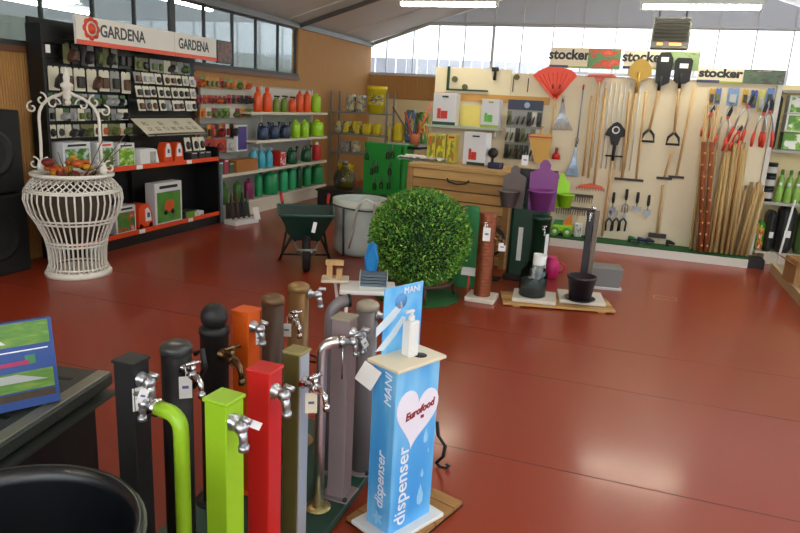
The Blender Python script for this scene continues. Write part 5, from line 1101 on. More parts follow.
def price_tag(label, loc, rz, w=.045, h=.075, tilt=0., m=None, string=True):
    r = T('price_tag', label, 'tag', loc, rz); r.rotation_euler = (0, tilt, rz)
    part(r, 'card', MB().b2(-w / 2, w / 2, -.001, .001, -h, 0), m or PAPER)
    if string: part(r, 'string', MB().tube([(0, 0, -.006), (.003, .003, .012), (0, .006, .03)], .0012, 4), PAPER)
    part(r, 'ink_mark', MB().b2(-w * .25, w * .25, -.0016, -.001, -h * .55, -h * .42), mat('blue_ink', (90, 96, 150), .6)); return r
COP = mat('rust_copper', (132, 66, 34), .45, .35, var=.2, scale=8)
p = GZ(480, 301)
r = T('water_fountain', 'rust brown ribbed fountain post on a white tile', 'fountain post', (p.x, p.y + .06, 0)); part(r, 'tile', MB().bev((0, 0, .02), (.25, .25, .04), .006), TILE)
zt = GY(485, 213, p.y).z
part(r, 'column', MB().lathe([(.072, .04)] + [(q, z) for k in range(24) for q, z in ((.072, .045 + k * (zt - .06) / 24), (.072, .04 + (k + .8) * (zt - .06) / 24), (.070, .04 + (k + .9) * (zt - .06) / 24))] + [(.072, zt - .005), (.06, zt)], 20), COP)
tap(r, (.0, -.07, zt - .1), 0, 1.1); tap(r, (.07, 0, zt - .22), R(90), 1.1, BRASS)
price_tag('white tag hanging on the rust brown ribbed post', (p.x + .03, p.y - .11, zt - .1), .2, .06, .11); price_tag('white tag hanging on the side tap of the rust post', (p.x + .135, p.y + .06, zt - .245), .2, .06, .07)
# dark green rain columns
p = GZ(524, 286); 
r = T('rain_barrel', 'tall dark green square rain column carrying planters', 'rain barrel', (p.x - .04, p.y + .29, 0)); zt = GY(520, 170, p.y + .25).z
part(r, 'body', MB().bev((0, 0, zt / 2 - .16), (.34, .26, zt - .32), .03), DKGREEN); part(r, 'upper_panel', MB().bev((.03, .02, zt - .16), (.36, .1, .34), .01), mat('dark_slate_green', (30, 44, 40), .5))
part(r, 'foot', MB().bev((0, 0, .03), (.38, .3, .06), .01), BLACK); tap(r, (.1, -.13, zt * .55), 0, 1.3)
for dx in (-.06, ): part(r, 'level_label', MB().b2(dx - .022, dx + .022, -.136, -.131, .2, .52), WHITE)
rc = T('rain_barrel', 'round dark green rain pipe column with white label strip', 'rain barrel', (p.x + .1, p.y - .0, 0)); zc = GY(540, 216, p.y).z
part(rc, 'pipe', MB().lathe([(.085, 0), (.085, zc - .03), (.09, zc - .03), (.09, zc), (.08, zc)], 20), DKGREEN); part(rc, 'label_strip', MB().lathe([(.0865, .2), (.0865, .52)], 4, a0=R(-50), a1=R(-20), cap=False), WHITE); tap(rc, (.03, -.083, zc - .1), R(15), 1.2)
def wall_planter(label, loc, m, s=1.0, rz=0):
    r = T('hanging_planter', label, 'planter', loc, rz)
    part(r, 'back_plate', MB().prism([(-.12 * s, -.02), (.12 * s, -.02), (.13 * s, .32 * s), (.05 * s, .36 * s), (.05 * s, .40 * s), (.02 * s, .44 * s), (-.02 * s, .44 * s), (-.05 * s, .40 * s), (-.05 * s, .36 * s), (-.13 * s, .32 * s)], .014), m)
    part(r, 'pot', MB().lathe([(.075 * s, 0), (.11 * s, .165 * s), (.12 * s, .165 * s), (.12 * s, .18 * s), (.105 * s, .18 * s), (.07 * s, .012)], 20, (0, -.125 * s, 0)), m); return r
zt2 = zt
wall_planter('purple hanging planter with tall back plate on the green column', (p.x + .07, p.y + .24 - .13, GY(540, 210, p.y).z), PURPLE, 1.0)
wall_planter('taupe hanging planter on the side of the green column', (p.x - .2, p.y + .14, GY(503, 207, p.y).z), mat('taupe_plastic', (112, 100, 98), .45), .85, R(-12))
wall_planter('lime hanging planter on the far side of the green column', (p.x + .2, p.y + .44, GY(555, 206, p.y + .4).z), LIME, .7, R(40))
q = p + Vector((-.06, .02, 0))
price_tag('white label on the taupe planter corner', (p.x - .12, p.y + .12, GY(512, 155, p.y).z), 0, .06, .09)
hc = T('hose_coil', 'black hose coil hanging beside the dark green column', 'hose', (p.x - .33, p.y + .03, .28))
for k in range(4): part(hc, 'loop', MB().tube([(.09 * math.cos(a * math.pi / 12), -.02 + k * .02, .1 + .12 * math.sin(a * math.pi / 12)) for a in range(24)], .012, 6, True), BLACK)
part(hc, 'hook_stand', MB().tube([(0, .02, .22), (.0, .06, .24), (.0, .08, .1), (0, .08, -.27)], .01, 6).b2(-.08, .08, .0, .16, -.28, -.27), BLKMET)
# jar on tile
p = GZ(541, 306); jx, jy = GZ(531, 302)[:2]
def tile(label, loc, rz, s): return solo('paving_tile', label, 'tile', MB().bev((0, 0, .015), (s, s * .9, .03), .004), TILE, loc, rz)
tile('white paving tile under the glass jar', (jx + .02, jy + .02, .031), R(6), .36)
dp = T('display_pallet', 'low wooden pallet under the white tiles', 'pallet', (jx + .18, jy + .14, 0), R(14))
for k in range(5): part(dp, 'slat', MB().box((0, -.24 + k * .075, .021), (.92, .066, .018)), PLK[k % 3])
for k in (-.35, .35): part(dp, 'bearer', MB().box((k, -.09, .006), (.06, .36, .012)), PLK[1])
r = T('glass_jar', 'clear jar half filled with grey gravel and a white beaker', 'jar', (jx, jy, .061)); r.scale = (1.15, 1.15, 1.1); part(r, 'vessel', MB().lathe([(.09, 0), (.1, .01), (.1, .19), (.07, .23), (.075, .25)], 24), glass('clear_glass', (205, 214, 212)))
part(r, 'gravel', MB().lathe([(.001, .008), (.092, .008), (.092, .13), (.001, .135)], 20), mat('grey_gravel', (100, 108, 110), .8, var=.4, scale=60)); part(r, 'beaker', MB().lathe([(.035, .14), (.05, .33), (.045, .33), (.03, .15)], 16, M=Matrix.Rotation(R(6), 4, 'Y')), WHITE)
# anthracite post with pot
ax, ay = GZ(580, 302)[:2]
tile('white paving tile under the anthracite post', (ax + .0, ay - .02, .031), R(10), .38)
ANT = mat('anthracite', (40, 38, 42), .4, .2)
zt = GY(590, 211, ay).z
r = T('water_fountain', 'slim anthracite fountain post standing in a dark bucket', 'fountain post', (ax, ay + .02, .061)); part(r, 'column', MB().bev((0, 0, (zt - .06) / 2), (.055, .055, zt - .06), .004), ANT); part(r, 'side_plate', MB().bev((.05, .02, (zt - .06) / 2), (.04, .06, zt - .06), .004), mat('bronze_grey', (112, 98, 86), .4, .4))
tap(r, (.0, -.03, zt - .1), 0, 1.0); part(r, 'top_fitting', MB().cyl((.02, 0, zt - .06), (.02, 0, zt - .02), .02), CHROME)
r = T('flower_pot', 'dark violet black bucket pot around the slim post', 'pot', (ax + .0, ay - .15, .061)); part(r, 'body', MB().lathe([(.09, .01), (.115, .19), (.125, .19), (.125, .21), (.108, .21), (.08, .02)], 22), mat('plum_black', (40, 34, 42), .45)); part(r, 'saucer', MB().lathe([(.1, 0), (.13, .02), (.125, .02), (.09, .006)], 22), mat('plum_black', (40, 34, 42)))
gx_, gy_ = GZ(600, 290)[:2]
r = T('storage_bin', 'grey plastic bin behind the dark bucket pot', 'bin', (gx_ + .0, gy_ + .15, 0), R(10)); part(r, 'body', MB().box((0, 0, .1), (.3, .22, .2), taper=1.12), GREY); part(r, 'base_rim', MB().bev((0, 0, .012), (.34, .26, .024), .005), mat('pale_rim', (190, 188, 184), .5))
q = GZ(546, 278); r = T('watering_jug', 'magenta watering jug behind the glass jar', 'jug', (q.x + .03, q.y + .05, 0)); part(r, 'body', MB().lathe([(.06, 0), (.08, .03), (.08, .14), (.05, .2), (.055, .21)], 16), mat('magenta_jug', (206, 30, 110), .4)); part(r, 'handle', MB().tube(arc((.08, 0, .11), .05, -90, 90, 6), .01, 6), mat('magenta_jug', (206, 30, 110)))
# ---- small white stool with gear beside the ball
q = GZ(362, 287, .3)
stl = T('step_stool', 'white folding step stool beside the boxwood ball', 'stool', (-1.66, 4.3, 0), R(22)); part(stl, 'seat', MB().bev((0, 0, .29), (.4, .28, .03), .008), WHITE)
for sx in (-1, 1):
    for sy in (-1, 1): part(stl, 'leg', MB().cyl((sx * .14, sy * .1, .275), (sx * .16, sy * .12, 0), .013, n=7), WHITE)
part(stl, 'side_step', MB().bev((-.24, .1, .32), (.2, .16, .02), .006), SHW); part(stl, 'strut', MB().cyl((-.24, .1, .31), (-.2, .12, 0), .012, n=7), WHITE)
s0 = stl.matrix_basis
def onst(x, y, z=.306): return s0 @ Vector((x, y, z))
r = T('plastic_case', 'pale plastic case of grey slats on the white stool', 'case', onst(.04, .02), R(20)); part(r, 'case', MB().b2(-.1, .1, -.07, .07, 0, .008).b2(-.1, -.095, -.07, .07, .008, .1).b2(.095, .1, -.07, .07, .008, .1), mat('frosted_case', (190, 200, 204), .3))
for k in range(4): part(r, 'slat', MB().b2(-.09, .09, -.06, .06, .012 + k * .022, .026 + k * .022), mat('slate_blue', (96, 112, 124), .5))
r = T('blue_scoop', 'bright blue plastic scoop standing on the plastic case', 'scoop', onst(.02, .05, .41), R(15)); part(r, 'blade', MB().prism([(-.035, 0), (.035, 0), (.045, .1), (.03, .19), (0, .21), (-.03, .19), (-.045, .1)], .03), mat('bright_blue', (30, 130, 200), .35)); part(r, 'rim', MB().tube([(-.035, -.015, 0), (-.045, -.018, .1), (0, -.02, .21), (.045, -.018, .1), (.035, -.015, 0)], .008, 5), mat('bright_blue', (30, 130, 200)))
r = T('wooden_block', 'pale wooden toy block tower on the stool step', 'block', onst(-.24, .1, .331), R(20)); part(r, 'block', MB().b2(-.06, -.02, -.03, .03, 0, .1), WOOD); part(r, 'block', MB().b2(.01, .05, -.03, .03, 0, .07), WOOD); part(r, 'lintel', MB().b2(-.07, .06, -.03, .03, .1, .13), WOOD)
# ---- right side: green goods shelving and low ledge
RS = T('retail_shelving', 'shelving with green packages beyond the tool panel end', 'shelf', (0, 0, 0))
RY0 = 8.5
zr = [GY(783, 150, RY0).z, GY(780, 203, RY0).z]
for z in zr + [1.95]: part(RS, 'shelf_board', MB().b2(1.5, 3.2, RY0, RY0 + .4, z - .02, z), SHW); part(RS, 'shelf_lip', MB().b2(1.5, 3.2, RY0 - .012, RY0, z - .03, z), mat('grey_lip', (160, 158, 150), .5))
part(RS, 'back_panel', MB().b2(1.5, 3.2, RY0 + .4, RY0 + .42, 0, 2.02), CREAM); part(RS, 'plinth', MB().b2(1.62, 3.2, RY0 + .02, RY0 + .4, 0, .12), SHW)
part(RS, 'base_board', MB().b2(1.52, 3.2, RY0 + .0, RY0 + .4, .12, .14), SHW)
for x in (1.5, 3.2): part(RS, 'upright', MB().b2(x - .02, x + .01, RY0 + .36, RY0 + .4, 0, 2.02), SHW)
NET = mat('dark_green_net', (40, 52, 38), .7, var=.3, scale=30)
def rbox(label, px0, px1, pyt, z, m, name='product_sack', d=.2, group=None, cat='sack', pic=None):
    xc, w_, _, z1 = RY(px0, pyt, px1, pyt + 10, RY0); h_ = z1 - z
    if name == 'product_sack': return solo(name, label, cat, MB().bev((0, 0, h_ / 2), (w_ * .94, d, h_), .03), m, (xc, RY0 + .16, z + .002), 0, group)
    return product_box(label, (xc, RY0 + .14, z), 0, w_ * .94, d, h_, m, pic, None, group, title=False)
GRP = ramp_mat('fresh_green_print', [(0, (90, 140, 50)), (.48, (130, 180, 70)), (.58, (220, 224, 214))], 2.6); GPK = mat('green_pack', (86, 128, 56), .5, var=.2)
rbox('dark green net roll on the upper right shelf', 768, 777, 98, zr[0], NET); rbox('dark green net roll beside the white green packages', 777.5, 785, 96, zr[0], NET)
for k, (yt, zk) in enumerate(((96, 2), (112, 1), (131, 0))):
    z_ = zr[0] + zk * .2; rbox(('white and green package, top of three stacked', 'white and green package, middle of three stacked', 'white and green package, lowest of three stacked')[k], 786, 815, 0, z_, WHITE, 'product_box', .2, None, 'box', GRP) if False else None
for k in range(3):
    xc, w_, _, _ = RY(786, 120, 816, 130, RY0); product_box(('lowest of three stacked white and green packages', 'middle of three stacked white and green packages', 'topmost of three stacked white and green packages')[k], (xc, RY0 + .14, zr[0] + .002 + k * .2), 0, w_, .2, .19, WHITE if k else GPK, GRP, None, title=False)
for k in range(3):
    xc, w_, _, _ = RY(764, 180, 777, 190, RY0); r = T('paint_tin', ('lowest of three stacked dark tins', 'middle of three stacked dark tins', 'topmost of three stacked dark tins')[k], 'tin', (xc, RY0 + .13, zr[1] + .002 + k * .145)); q = w_ / 2
    part(r, 'can', MB().lathe([(q, 0), (q, .12)], 18), BLACK); part(r, 'lid', MB().lathe([(q * 1.02, .12), (q * 1.02, .14), (q * .9, .144)], 18), BLACK); part(r, 'label_band', MB().lathe([(q * 1.01, .03), (q * 1.01, .1)], 18, cap=False), mat('tin_label', (176, 170, 164), .5, var=.2))
for i in range(4):
    for j in range(2):
        xc, w_, _, _ = RY(779 + i * 9, 175 + j * 17, 787.5 + i * 9, 185 + j * 17, RY0); hb = .19
        if j == 0: bottle('short light green bottle, %s from the dark tins' % ORD[i], (xc, RY0 + .1, zr[1] + .002), w_ * .95, .22, mat('light_green_bottle', (130, 172, 70), .35), WHITE, 'light green bottles', rz=0)
        else: bottle('tall light green bottle behind the short ones, %s from the tins' % ORD[i], (xc, RY0 + .26, zr[1] + .002), w_ * .95, .36, mat('light_green_bottle', (130, 172, 70)), GPK, 'tall light green bottles', rz=0)
zb_ = .141
for k, (a, b, yt, m_, lab) in enumerate(((757, 767, 222, ramp_mat('bright_bag_print', [(0, (60, 130, 50)), (.48, (200, 190, 60)), (.56, (200, 60, 50)), (.66, (220, 220, 210))], 2.2), 'bright green and red printed bag at the shelf foot'), (768, 780, 212, mat('black_soil_bag', (30, 32, 32), .35, var=.3), 'black glossy soil bag with white patch'), (781, 800, 208, mat('black_soil_bag', (30, 32, 32)), 'wide black soil bag with white label'), (801, 820, 214, mat('green_soil_bag', (70, 100, 50), .5), 'green soil bag at the picture edge of the shelf'))):
    xc, w_, _, z1 = RY(a, yt, b, yt + 10, RY0); h_ = z1 - zb_
    r = T('soil_bag', lab if k < 3 else 'green soil bag behind the white pole', 'sack', (xc, RY0 + .14, zb_)); part(r, 'bag', MB().bev((0, 0, h_ / 2), (w_ * .94, .24, h_), .05), m_)
    if k in (1, 2): part(r, 'label_patch', MB().b2(-w_ * .1, w_ * .25, -.125, -.118, h_ * .35, h_ * .5), PAPER)
# low ledge running towards the camera
LG = mat('beige_ledge', (176, 150, 112), .55, var=.1)
lg = T('display_ledge', 'low beige ledge along the right side of the floor', 'ledge'); part(lg, 'edge_board', MB().b2(1.62, 1.66, 3.6, 8.1, 0, .1), LG); part(lg, 'deck', MB().b2(1.66, 3.6, 3.6, 8.1, 0, .09), mat('ledge_deck', (150, 134, 108), .6))
q = GZ(786, 283, .09); r = T('cardboard_box', 'open brown cardboard carton on the beige ledge', 'box', (q.x + .28, q.y + .1, .092), R(8)); CBD = mat('cardboard', (158, 116, 70), .7, var=.1)
part(r, 'carton', MB().b2(-.26, .26, -.15, -.14, 0, .24).b2(-.26, .26, .14, .15, 0, .24).b2(-.26, -.25, -.14, .14, 0, .24).b2(.25, .26, -.14, .14, 0, .24).b2(-.25, .25, -.14, .14, 0, .01), CBD); part(r, 'flap', MB().box((0, -.2, .225), (.5, .12, .006), rx=R(25)), CBD); part(r, 'flap', MB().box((-.31, 0, .22), (.006, .28, .12), ry=R(-60)), CBD)
q = GZ(795, 304, .09); product_box('flat green and white box at the front of the ledge', (q.x + .22, q.y - .1, .092), R(4), .34, .2, .07, GPK, None, PAPER)
a = GZ(773, 262, .09); a.x = max(a.x, 1.7); solo('white_pole', 'thin white pole leaning against the right shelving', 'pole', MB().tube([(0, 0, 0), (GY(795, 200, 8.47).x - a.x, 8.47 - a.y, GY(795, 200, 8.47).z - .09)], .012, 6), WHITE, a)
# ================================================================== foreground
PZ = .04
pf = T('post_platform', 'dark green board platform under the tap posts', 'platform', (0, 0, 0)); GBM = mat('dark_green_board', (24, 62, 48), .5, var=.12)
part(pf, 'board', MB().bev((-1.17, 1.95, PZ / 2), (.565, 1.62, PZ), .006), GBM)
ZT = .8
def at(px, py, z=ZT): return GZ(px, py, z)
def post_square(label, px, py, s, m, z=ZT, capm=None, rz=0., foot=True, name='tap_post'):
    p = at(px, py, z); r = T(name, label, 'tap post', (p.x, p.y, PZ), rz); h_ = z - PZ
    part(r, 'column', MB().bev((0, 0, h_ / 2), (s, s, h_ - .008), .003), m); part(r, 'cap', MB().bev((0, 0, h_ - .004), (s + .008, s + .008, .01), .002), capm or m)
    if foot:
        part(r, 'foot_plate', MB().bev((0, 0, .003), (s + .05, s + .05, .006), .002), m)
    return r
def post_round(label, px, py, d, m, z=ZT, dome=.012, capm=None):
    p = at(px, py, z); r = T('tap_post', label, 'tap post', (p.x, p.y, PZ)); h_ = z - PZ; q = d / 2
    part(r, 'column', MB().lathe([(q, 0), (q, h_ - .03)], 28), m); part(r, 'cap', MB().lathe([(q, h_ - .032), (q * 1.07, h_ - .03), (q * 1.07, h_ - .012), (q * .98, h_ - .004), (q * .6, h_ + dome * .5), (.001, h_ + dome * .6)], 28), capm or m)
    part(r, 'foot_plate', MB().lathe([(q + .03, 0), (q + .03, .006), (q, .006)], 24), m); return r
def wpos(r, x, y, z): return r.matrix_basis @ Vector((x, y, z))
R20 = R(22)
# 1 black square
r = post_square('black square tap post with flat cap at the dark storage box', 131, 358, .073, BLKMET, rz=0); tap2(r, (.036, -.005, .70), R(75), 1.25)
q = wpos(r, .042, -.02, .68); price_tag('white tag on the black square post', q, R(62), .042, .075)
# 2 black round
r = post_round('black round tap post with grey domed lid', 176, 343, .098, BLKMET, capm=mat('dark_grey_lid', (66, 66, 66), .35, .3)); tp2 = tap(r, (.046, -.02, .685), R(62), 1.5)
part(r, 'hose_hook', MB().tube([(.04, .03, .6), (.09, .03, .68), (.08, .03, .74), (.05, .03, .72)], .009, 6), BLKMET)
q = wpos(r, .07, -.05, .675); price_tag('white tag hanging on the tap of the round black post', q, R(35), .04, .075)
# 3 lime bent pipe
LMP = mat('lime_powder_coat', (150, 196, 38), .35, var=.05)
p = at(181, 424, .72); r = T('tap_post', 'lime green bent pipe tap post', 'tap post', (p.x, p.y, PZ)); h_ = .68
dirx = (GZ(150, 408, .74) - GZ(186, 420, .74)).normalized()
pts = [(0, 0, 0), (0, 0, .3), (0, 0, .64)] + [(dirx.x * (.045 - .045 * math.cos(R(k * 15))), dirx.y * (.045 - .045 * math.cos(R(k * 15))), .66 + .045 * math.sin(R(k * 15))) for k in range(1, 7)] + [(dirx.x * .085, dirx.y * .085, .705)]
part(r, 'pipe', MB().tube(pts, .0215, 16), LMP); part(r, 'foot_plate', MB().lathe([(.05, 0), (.05, .006), (.02, .006)], 20), LMP)
part(r, 'collar', MB().cyl((dirx.x * .083, dirx.y * .083, .705), (dirx.x * .1, dirx.y * .1, .705), .026), CHROME); tap2(r, (dirx.x * .098, dirx.y * .098, .705), math.atan2(dirx.y, dirx.x) + R(90), 1.1)
q = wpos(r, dirx.x * .13, dirx.y * .13, .75); r2 = price_tag('folded white tag on the lime bent pipe tap', q, R(70), .03, .04, R(25))
# 4 lime square
r = post_square('lime green square tap post', 224, 396, .074, LMP, z=.81, rz=R(-6)); tap2(r, (.037, -.012, .71), R(70), 1.25); q = wpos(r, .075, -.03, .735); price_tag('long white tag sticking out from the lime square post', q, R(30), .022, .06, R(-65))
# 5 ball top
p = at(214, 316, .8); r = T('tap_post', 'black round post with a ball finial', 'tap post', (p.x, p.y, PZ)); part(r, 'column', MB().lathe([(.052, 0), (.052, .69), (.056, .695), (.056, .715), (.04, .725)], 26), BLKMET); part(r, 'ball_finial', MB().ball((0, 0, .76), .05, 24), BLKMET); tap(r, (.047, -.02, .625), R(62), 1.8, BRASS); part(r, 'foot_plate', MB().lathe([(.08, 0), (.08, .006), (.045, .006)], 24), BLKMET)
# 6 orange square
ORP = mat('orange_powder_coat', (214, 90, 22), .4, var=.05)
r = post_square('orange square tap post between the black and brown posts', 246, 309, .076, ORP, rz=R(-4)); tap2(r, (.038, -.01, .70), R(75), 1.25); q = wpos(r, .075, -.03, .69); price_tag('small white tag below the tap of the orange post', q, R(60), .016, .05)
# 7 brown round, 8 bronze round
r = post_round('dark brown round tap post with bronze lid', 273, 296, .09, mat('dark_brown_coat', (66, 42, 24), .45, var=.1), capm=mat('bronze_lid', (110, 84, 56), .4, .4)); 
r = post_round('golden bronze round tap post with chrome taps', 299, 284, .092, mat('bronze_coat', (122, 88, 48), .4, .35, var=.1), capm=mat('bronze_lid_light', (140, 108, 66), .4, .4)); tap(r, (-.01, -.046, .62), R(45), 1.5); tap2(r, (.046, .01, .72), R(95), 1.2)
part(r, 'hose_hook', MB().tube([(.03, -.03, .46), (.12, -.06, .46), (.13, -.06, .43)], .005, 5).tube([(.03, -.03, .42), (.13, -.05, .43), (.14, -.05, .46)], .005, 5), BLACK)
q = wpos(r, -.005, -.1, .605); price_tag('white tag with blue writing on the bronze round post', q, R(20), .04, .058)
# 9 red square
r = post_square('bright red square tap post', 265, 367, .076, mat('red_powder_coat', (196, 30, 28), .38, var=.05), z=.805, rz=R(-2)); tap2(r, (.038, -.01, .70), R(72), 1.3)
# 10 olive/steel square
p = at(297, 349, .805); r = T('tap_post', 'square post with olive side and brushed steel face', 'tap post', (p.x, p.y, PZ), R(-4)); part(r, 'column', MB().bev((-.004, 0, .378), (.058, .06, .756), .003), mat('olive_coat', (92, 88, 44), .4, .3)); part(r, 'steel_face', MB().bev((.028, 0, .378), (.008, .054, .756), .002), mat('pale_steel_face', (176, 184, 192), .35, .45, var=.05)); part(r, 'cap', MB().bev((0, 0, .76), (.07, .068, .01), .002), mat('pale_olive_cap', (150, 142, 92), .4, .3)); tap(r, (.03, -.01, .66), R(70), 1.5)
q = wpos(r, .08, -.04, .645); price_tag('cream oval tag on the steel faced post', q, R(30), .038, .07, 0, mat('cream_tag', (226, 220, 196), .7))
# 11 chrome bent pipe
p = GZ(318, 507, PZ); r = T('tap_post', 'polished chrome bent pipe tap post', 'tap post', (p.x, p.y, PZ)); dv = (GZ(355, 352, .72) - GZ(324, 352, .72)).normalized()
pts = [(0, 0, .005), (0, 0, .3), (0, 0, .62)] + [(dv.x * (.05 - .05 * math.cos(R(k * 15))), dv.y * (.05 - .05 * math.cos(R(k * 15))), .64 + .05 * math.sin(R(k * 15))) for k in range(1, 7)] + [(dv.x * .065, dv.y * .065, .69)]
part(r, 'pipe', MB().tube(pts, .021, 18), mat('polished_chrome', (222, 222, 224), .28, 1.0, var=.02)); part(r, 'flange', MB().lathe([(.05, 0), (.05, .005), (.025, .008)], 22), mat('brass_flange', (206, 190, 130), .3, .9)); part(r, 'collar', MB().cyl((dv.x * .062, dv.y * .062, .69), (dv.x * .08, dv.y * .08, .69), .026), CHROME)
tap2(r, (dv.x * .078, dv.y * .078, .69), math.atan2(dv.y, dv.x) + R(90), 1.1); part(r, 'hanging_rod', MB().cyl((dv.x * .085, dv.y * .085 - .02, .68), (dv.x * .085, dv.y * .085 - .02, .55), .003, n=5), CHROME)
# 12 purple grey square
TAU = mat('taupe_powder_coat', (142, 126, 128), .42, .15, var=.05)
r = post_square('taupe square tap post with pale cap', 345, 316, .074, TAU, rz=R(-2), capm=mat('pale_taupe_cap', (156, 146, 128), .4, .2)); tap2(r, (.037, -.01, .70), R(75), 1.3); q = wpos(r, .1, -.05, .70); price_tag('small white tag on the taupe square post', q, R(60), .025, .04, R(-30))
for sx, sy in ((.05, -.05), (-.05, -.05)): part(r, 'anchor_bolt', MB().lathe([(.009, 0), (.009, .012), (.004, .016)], 8, (sx, sy, .005)), BLACK)
# 13 grey bent pipe behind, 14 grey round
GRC = mat('grey_coat', (120, 114, 116), .42, .2, var=.05)
p = at(334, 318, .76); p.y += .08; p.x -= .05; r = T('tap_post', 'grey bent pipe tap post behind the taupe square post', 'tap post', (p.x, p.y, PZ)); dv2 = Vector((.8, .6, 0))
pts = [(0, 0, 0), (0, 0, .4), (0, 0, .66)] + [(dv2.x * (.07 - .07 * math.cos(R(k * 15))), dv2.y * (.07 - .07 * math.cos(R(k * 15))), .69 + .07 * math.sin(R(k * 15))) for k in range(1, 7)]
part(r, 'pipe', MB().tube(pts, .026, 14), GRC); part(r, 'end_cap', MB().cyl((dv2.x * .068, dv2.y * .068, .76), (dv2.x * .08, dv2.y * .08, .76), .028), BLACK); part(r, 'foot_plate', MB().lathe([(.055, 0), (.055, .006), (.02, .006)], 20), GRC)
r = post_round('grey round tap post beside the blue dispenser', 368, 302, .09, GRC, capm=mat('pale_taupe_cap', (156, 146, 128))); tap2(r, (.045, .0, .71), R(85), 1.1); part(r, 'anchor_bolt', MB().lathe([(.009, 0), (.009, .012), (.004, .016)], 8, (.045, -.045, .005)), BLACK)
# ---- decking tile + blue dispenser
dk = T('deck_tile', 'wooden decking tile under the blue dispenser', 'deck tile', (-.467 - .145 * .951 - .2 * .309, 2.398 + .145 * .309 - .2 * .951, 0), R(-18))
DKM = mat('acacia_slat', (158, 112, 60), .5, var=.25, scale=5, stretch=(1, 5, 5))
part(dk, 'grid', MB().b2(-.145, .145, -.2, .2, 0, .008), BLACK)
for i in range(2):
    for j in range(2):
        for k in range(3):
            w2, l2 = (.145, .2); c = (-.0725 + i * .145, -.1 + j * .2); al = (i + j) % 2
            if al: part(dk, 'slat', MB().box((c[0] + (-.0485 + k * .0485), c[1], .016), (.044, .194, .016)), DKM)
            else: part(dk, 'slat', MB().box((c[0], c[1] + (-.066 + k * .066), .016), (.14, .06, .016)), DKM)
BLU = ramp_mat('sky_blue_print', [(0, (40, 130, 220)), (.45, (80, 170, 236)), (.65, (130, 200, 244))], 1.6, rough=.3, const=False)
WHP = mat('print_white', (238, 240, 246), .35, var=.01)
HEART = mat('print_pale_lilac', (236, 232, 244), .35, var=.02)
dz = .024
yaw = R(64)          # long side direction
ds = T('soap_dispenser_stand', 'sky blue printed dispenser column with white top and base plates', 'dispenser stand', (-.672, 2.172, dz), yaw)
# local x = long side (away from the camera to the right), local y = to the left
Wd, Dd, Hh = .225, .125, .65
part(ds, 'base_plate', MB().bev((0, 0, .008), (.31, .205, .016), .004), WHITE)
part(ds, 'column', MB().bev((0, 0, .016 + Hh / 2), (Wd, Dd, Hh), .003), BLU)
part(ds, 'top_plate', MB().bev((0, 0, .016 + Hh + .006), (.255, .16, .012), .003), mat('cream_plate', (226, 214, 186), .5, var=.04))
part(ds, 'cup_hole', MB().lathe([(.026, .6985 - .005), (.026, .694), (.001, .694)], 16, (.045, -.02, -.0145), cap=False), BLACK)
part(ds, 'back_card', MB().box((.035, .07, .80), (.2, .004, .255)), BLU)
# card print: soft hand shapes and lettering
part(ds, 'printed_hand', MB().prism([(-.1, .70), (-.02, .76), (.03, .81), (.05, .80), (.0, .74), (-.06, .695)], .002, Matrix.Translation((0, .067, 0))), mat('print_pale_skin', (214, 226, 236), .4))
part(ds, 'printed_hand', MB().prism([(-.1, .79), (-.04, .83), (.02, .87), (.03, .845), (-.02, .8), (-.1, .755)], .002, Matrix.Translation((0, .067, 0))), mat('print_pale_skin', (214, 226, 236)))
part(ds, 'printed_bubble', MB().lathe([(.03, 0), (.03, .002), (.001, .002)], 18, M=Matrix.Translation((.02, .068, .87)) @ Matrix.Rotation(R(90), 4, 'X')), mat('print_mid_blue', (90, 150, 210), .4))
text(ds, 'MANI', .035, (.075, .0655, .905), (R(90), 0, 0), WHP, name='lettering')
# right long face (-y): heart + logo + DISPENSER
yf = -Dd / 2 - .0015
def heart(w, h, n=40):
    pts = []
    for k in range(n):
        t = 2 * math.pi * k / n; x = 16 * math.sin(t) ** 3; z = 13 * math.cos(t) - 5 * math.cos(2 * t) - 2 * math.cos(3 * t) - math.cos(4 * t); pts.append((x / 32 * w, z / 30 * h))
    return pts
hp_ = part(ds, 'printed_heart', MB().prism([(x - .0, z) for x, z in heart(.222, .24)], .002, Matrix.Translation((-.002, yf, .475)) @ Matrix.Rotation(R(10), 4, 'Y')), HEART)
DKR = mat('print_dark_red', (140, 30, 44), .4)
text(ds, 'Eurofood', .04, (.012, yf - .002, .487), (R(90), R(-10), 0), DKR, bold=.0015, shear=.3, name='lettering')
part(ds, 'logo_mark', MB().b2(.02, .035, yf - .003, yf - .001, .452, .464), DKR)
text(ds, 'dispenser', .085, (-.06, yf - .001, .2), (R(90), R(-90), 0), WHP, bold=.0005, name='lettering')
for (x, z, s_) in ((.055, .36, .035), (.05, .21, .02), (.045, .11, .05), (.075, .3, .012)):
    part(ds, 'printed_drop', MB().prism([(0, s_ * 1.2), (s_ * .35, .2 * s_), (s_ * .3, -s_ * .4), (0, -s_ * .6), (-s_ * .3, -s_ * .4), (-s_ * .35, .2 * s_)], .002, Matrix.Translation((x, yf, z))), mat('print_drop', (150, 206, 246), .3))
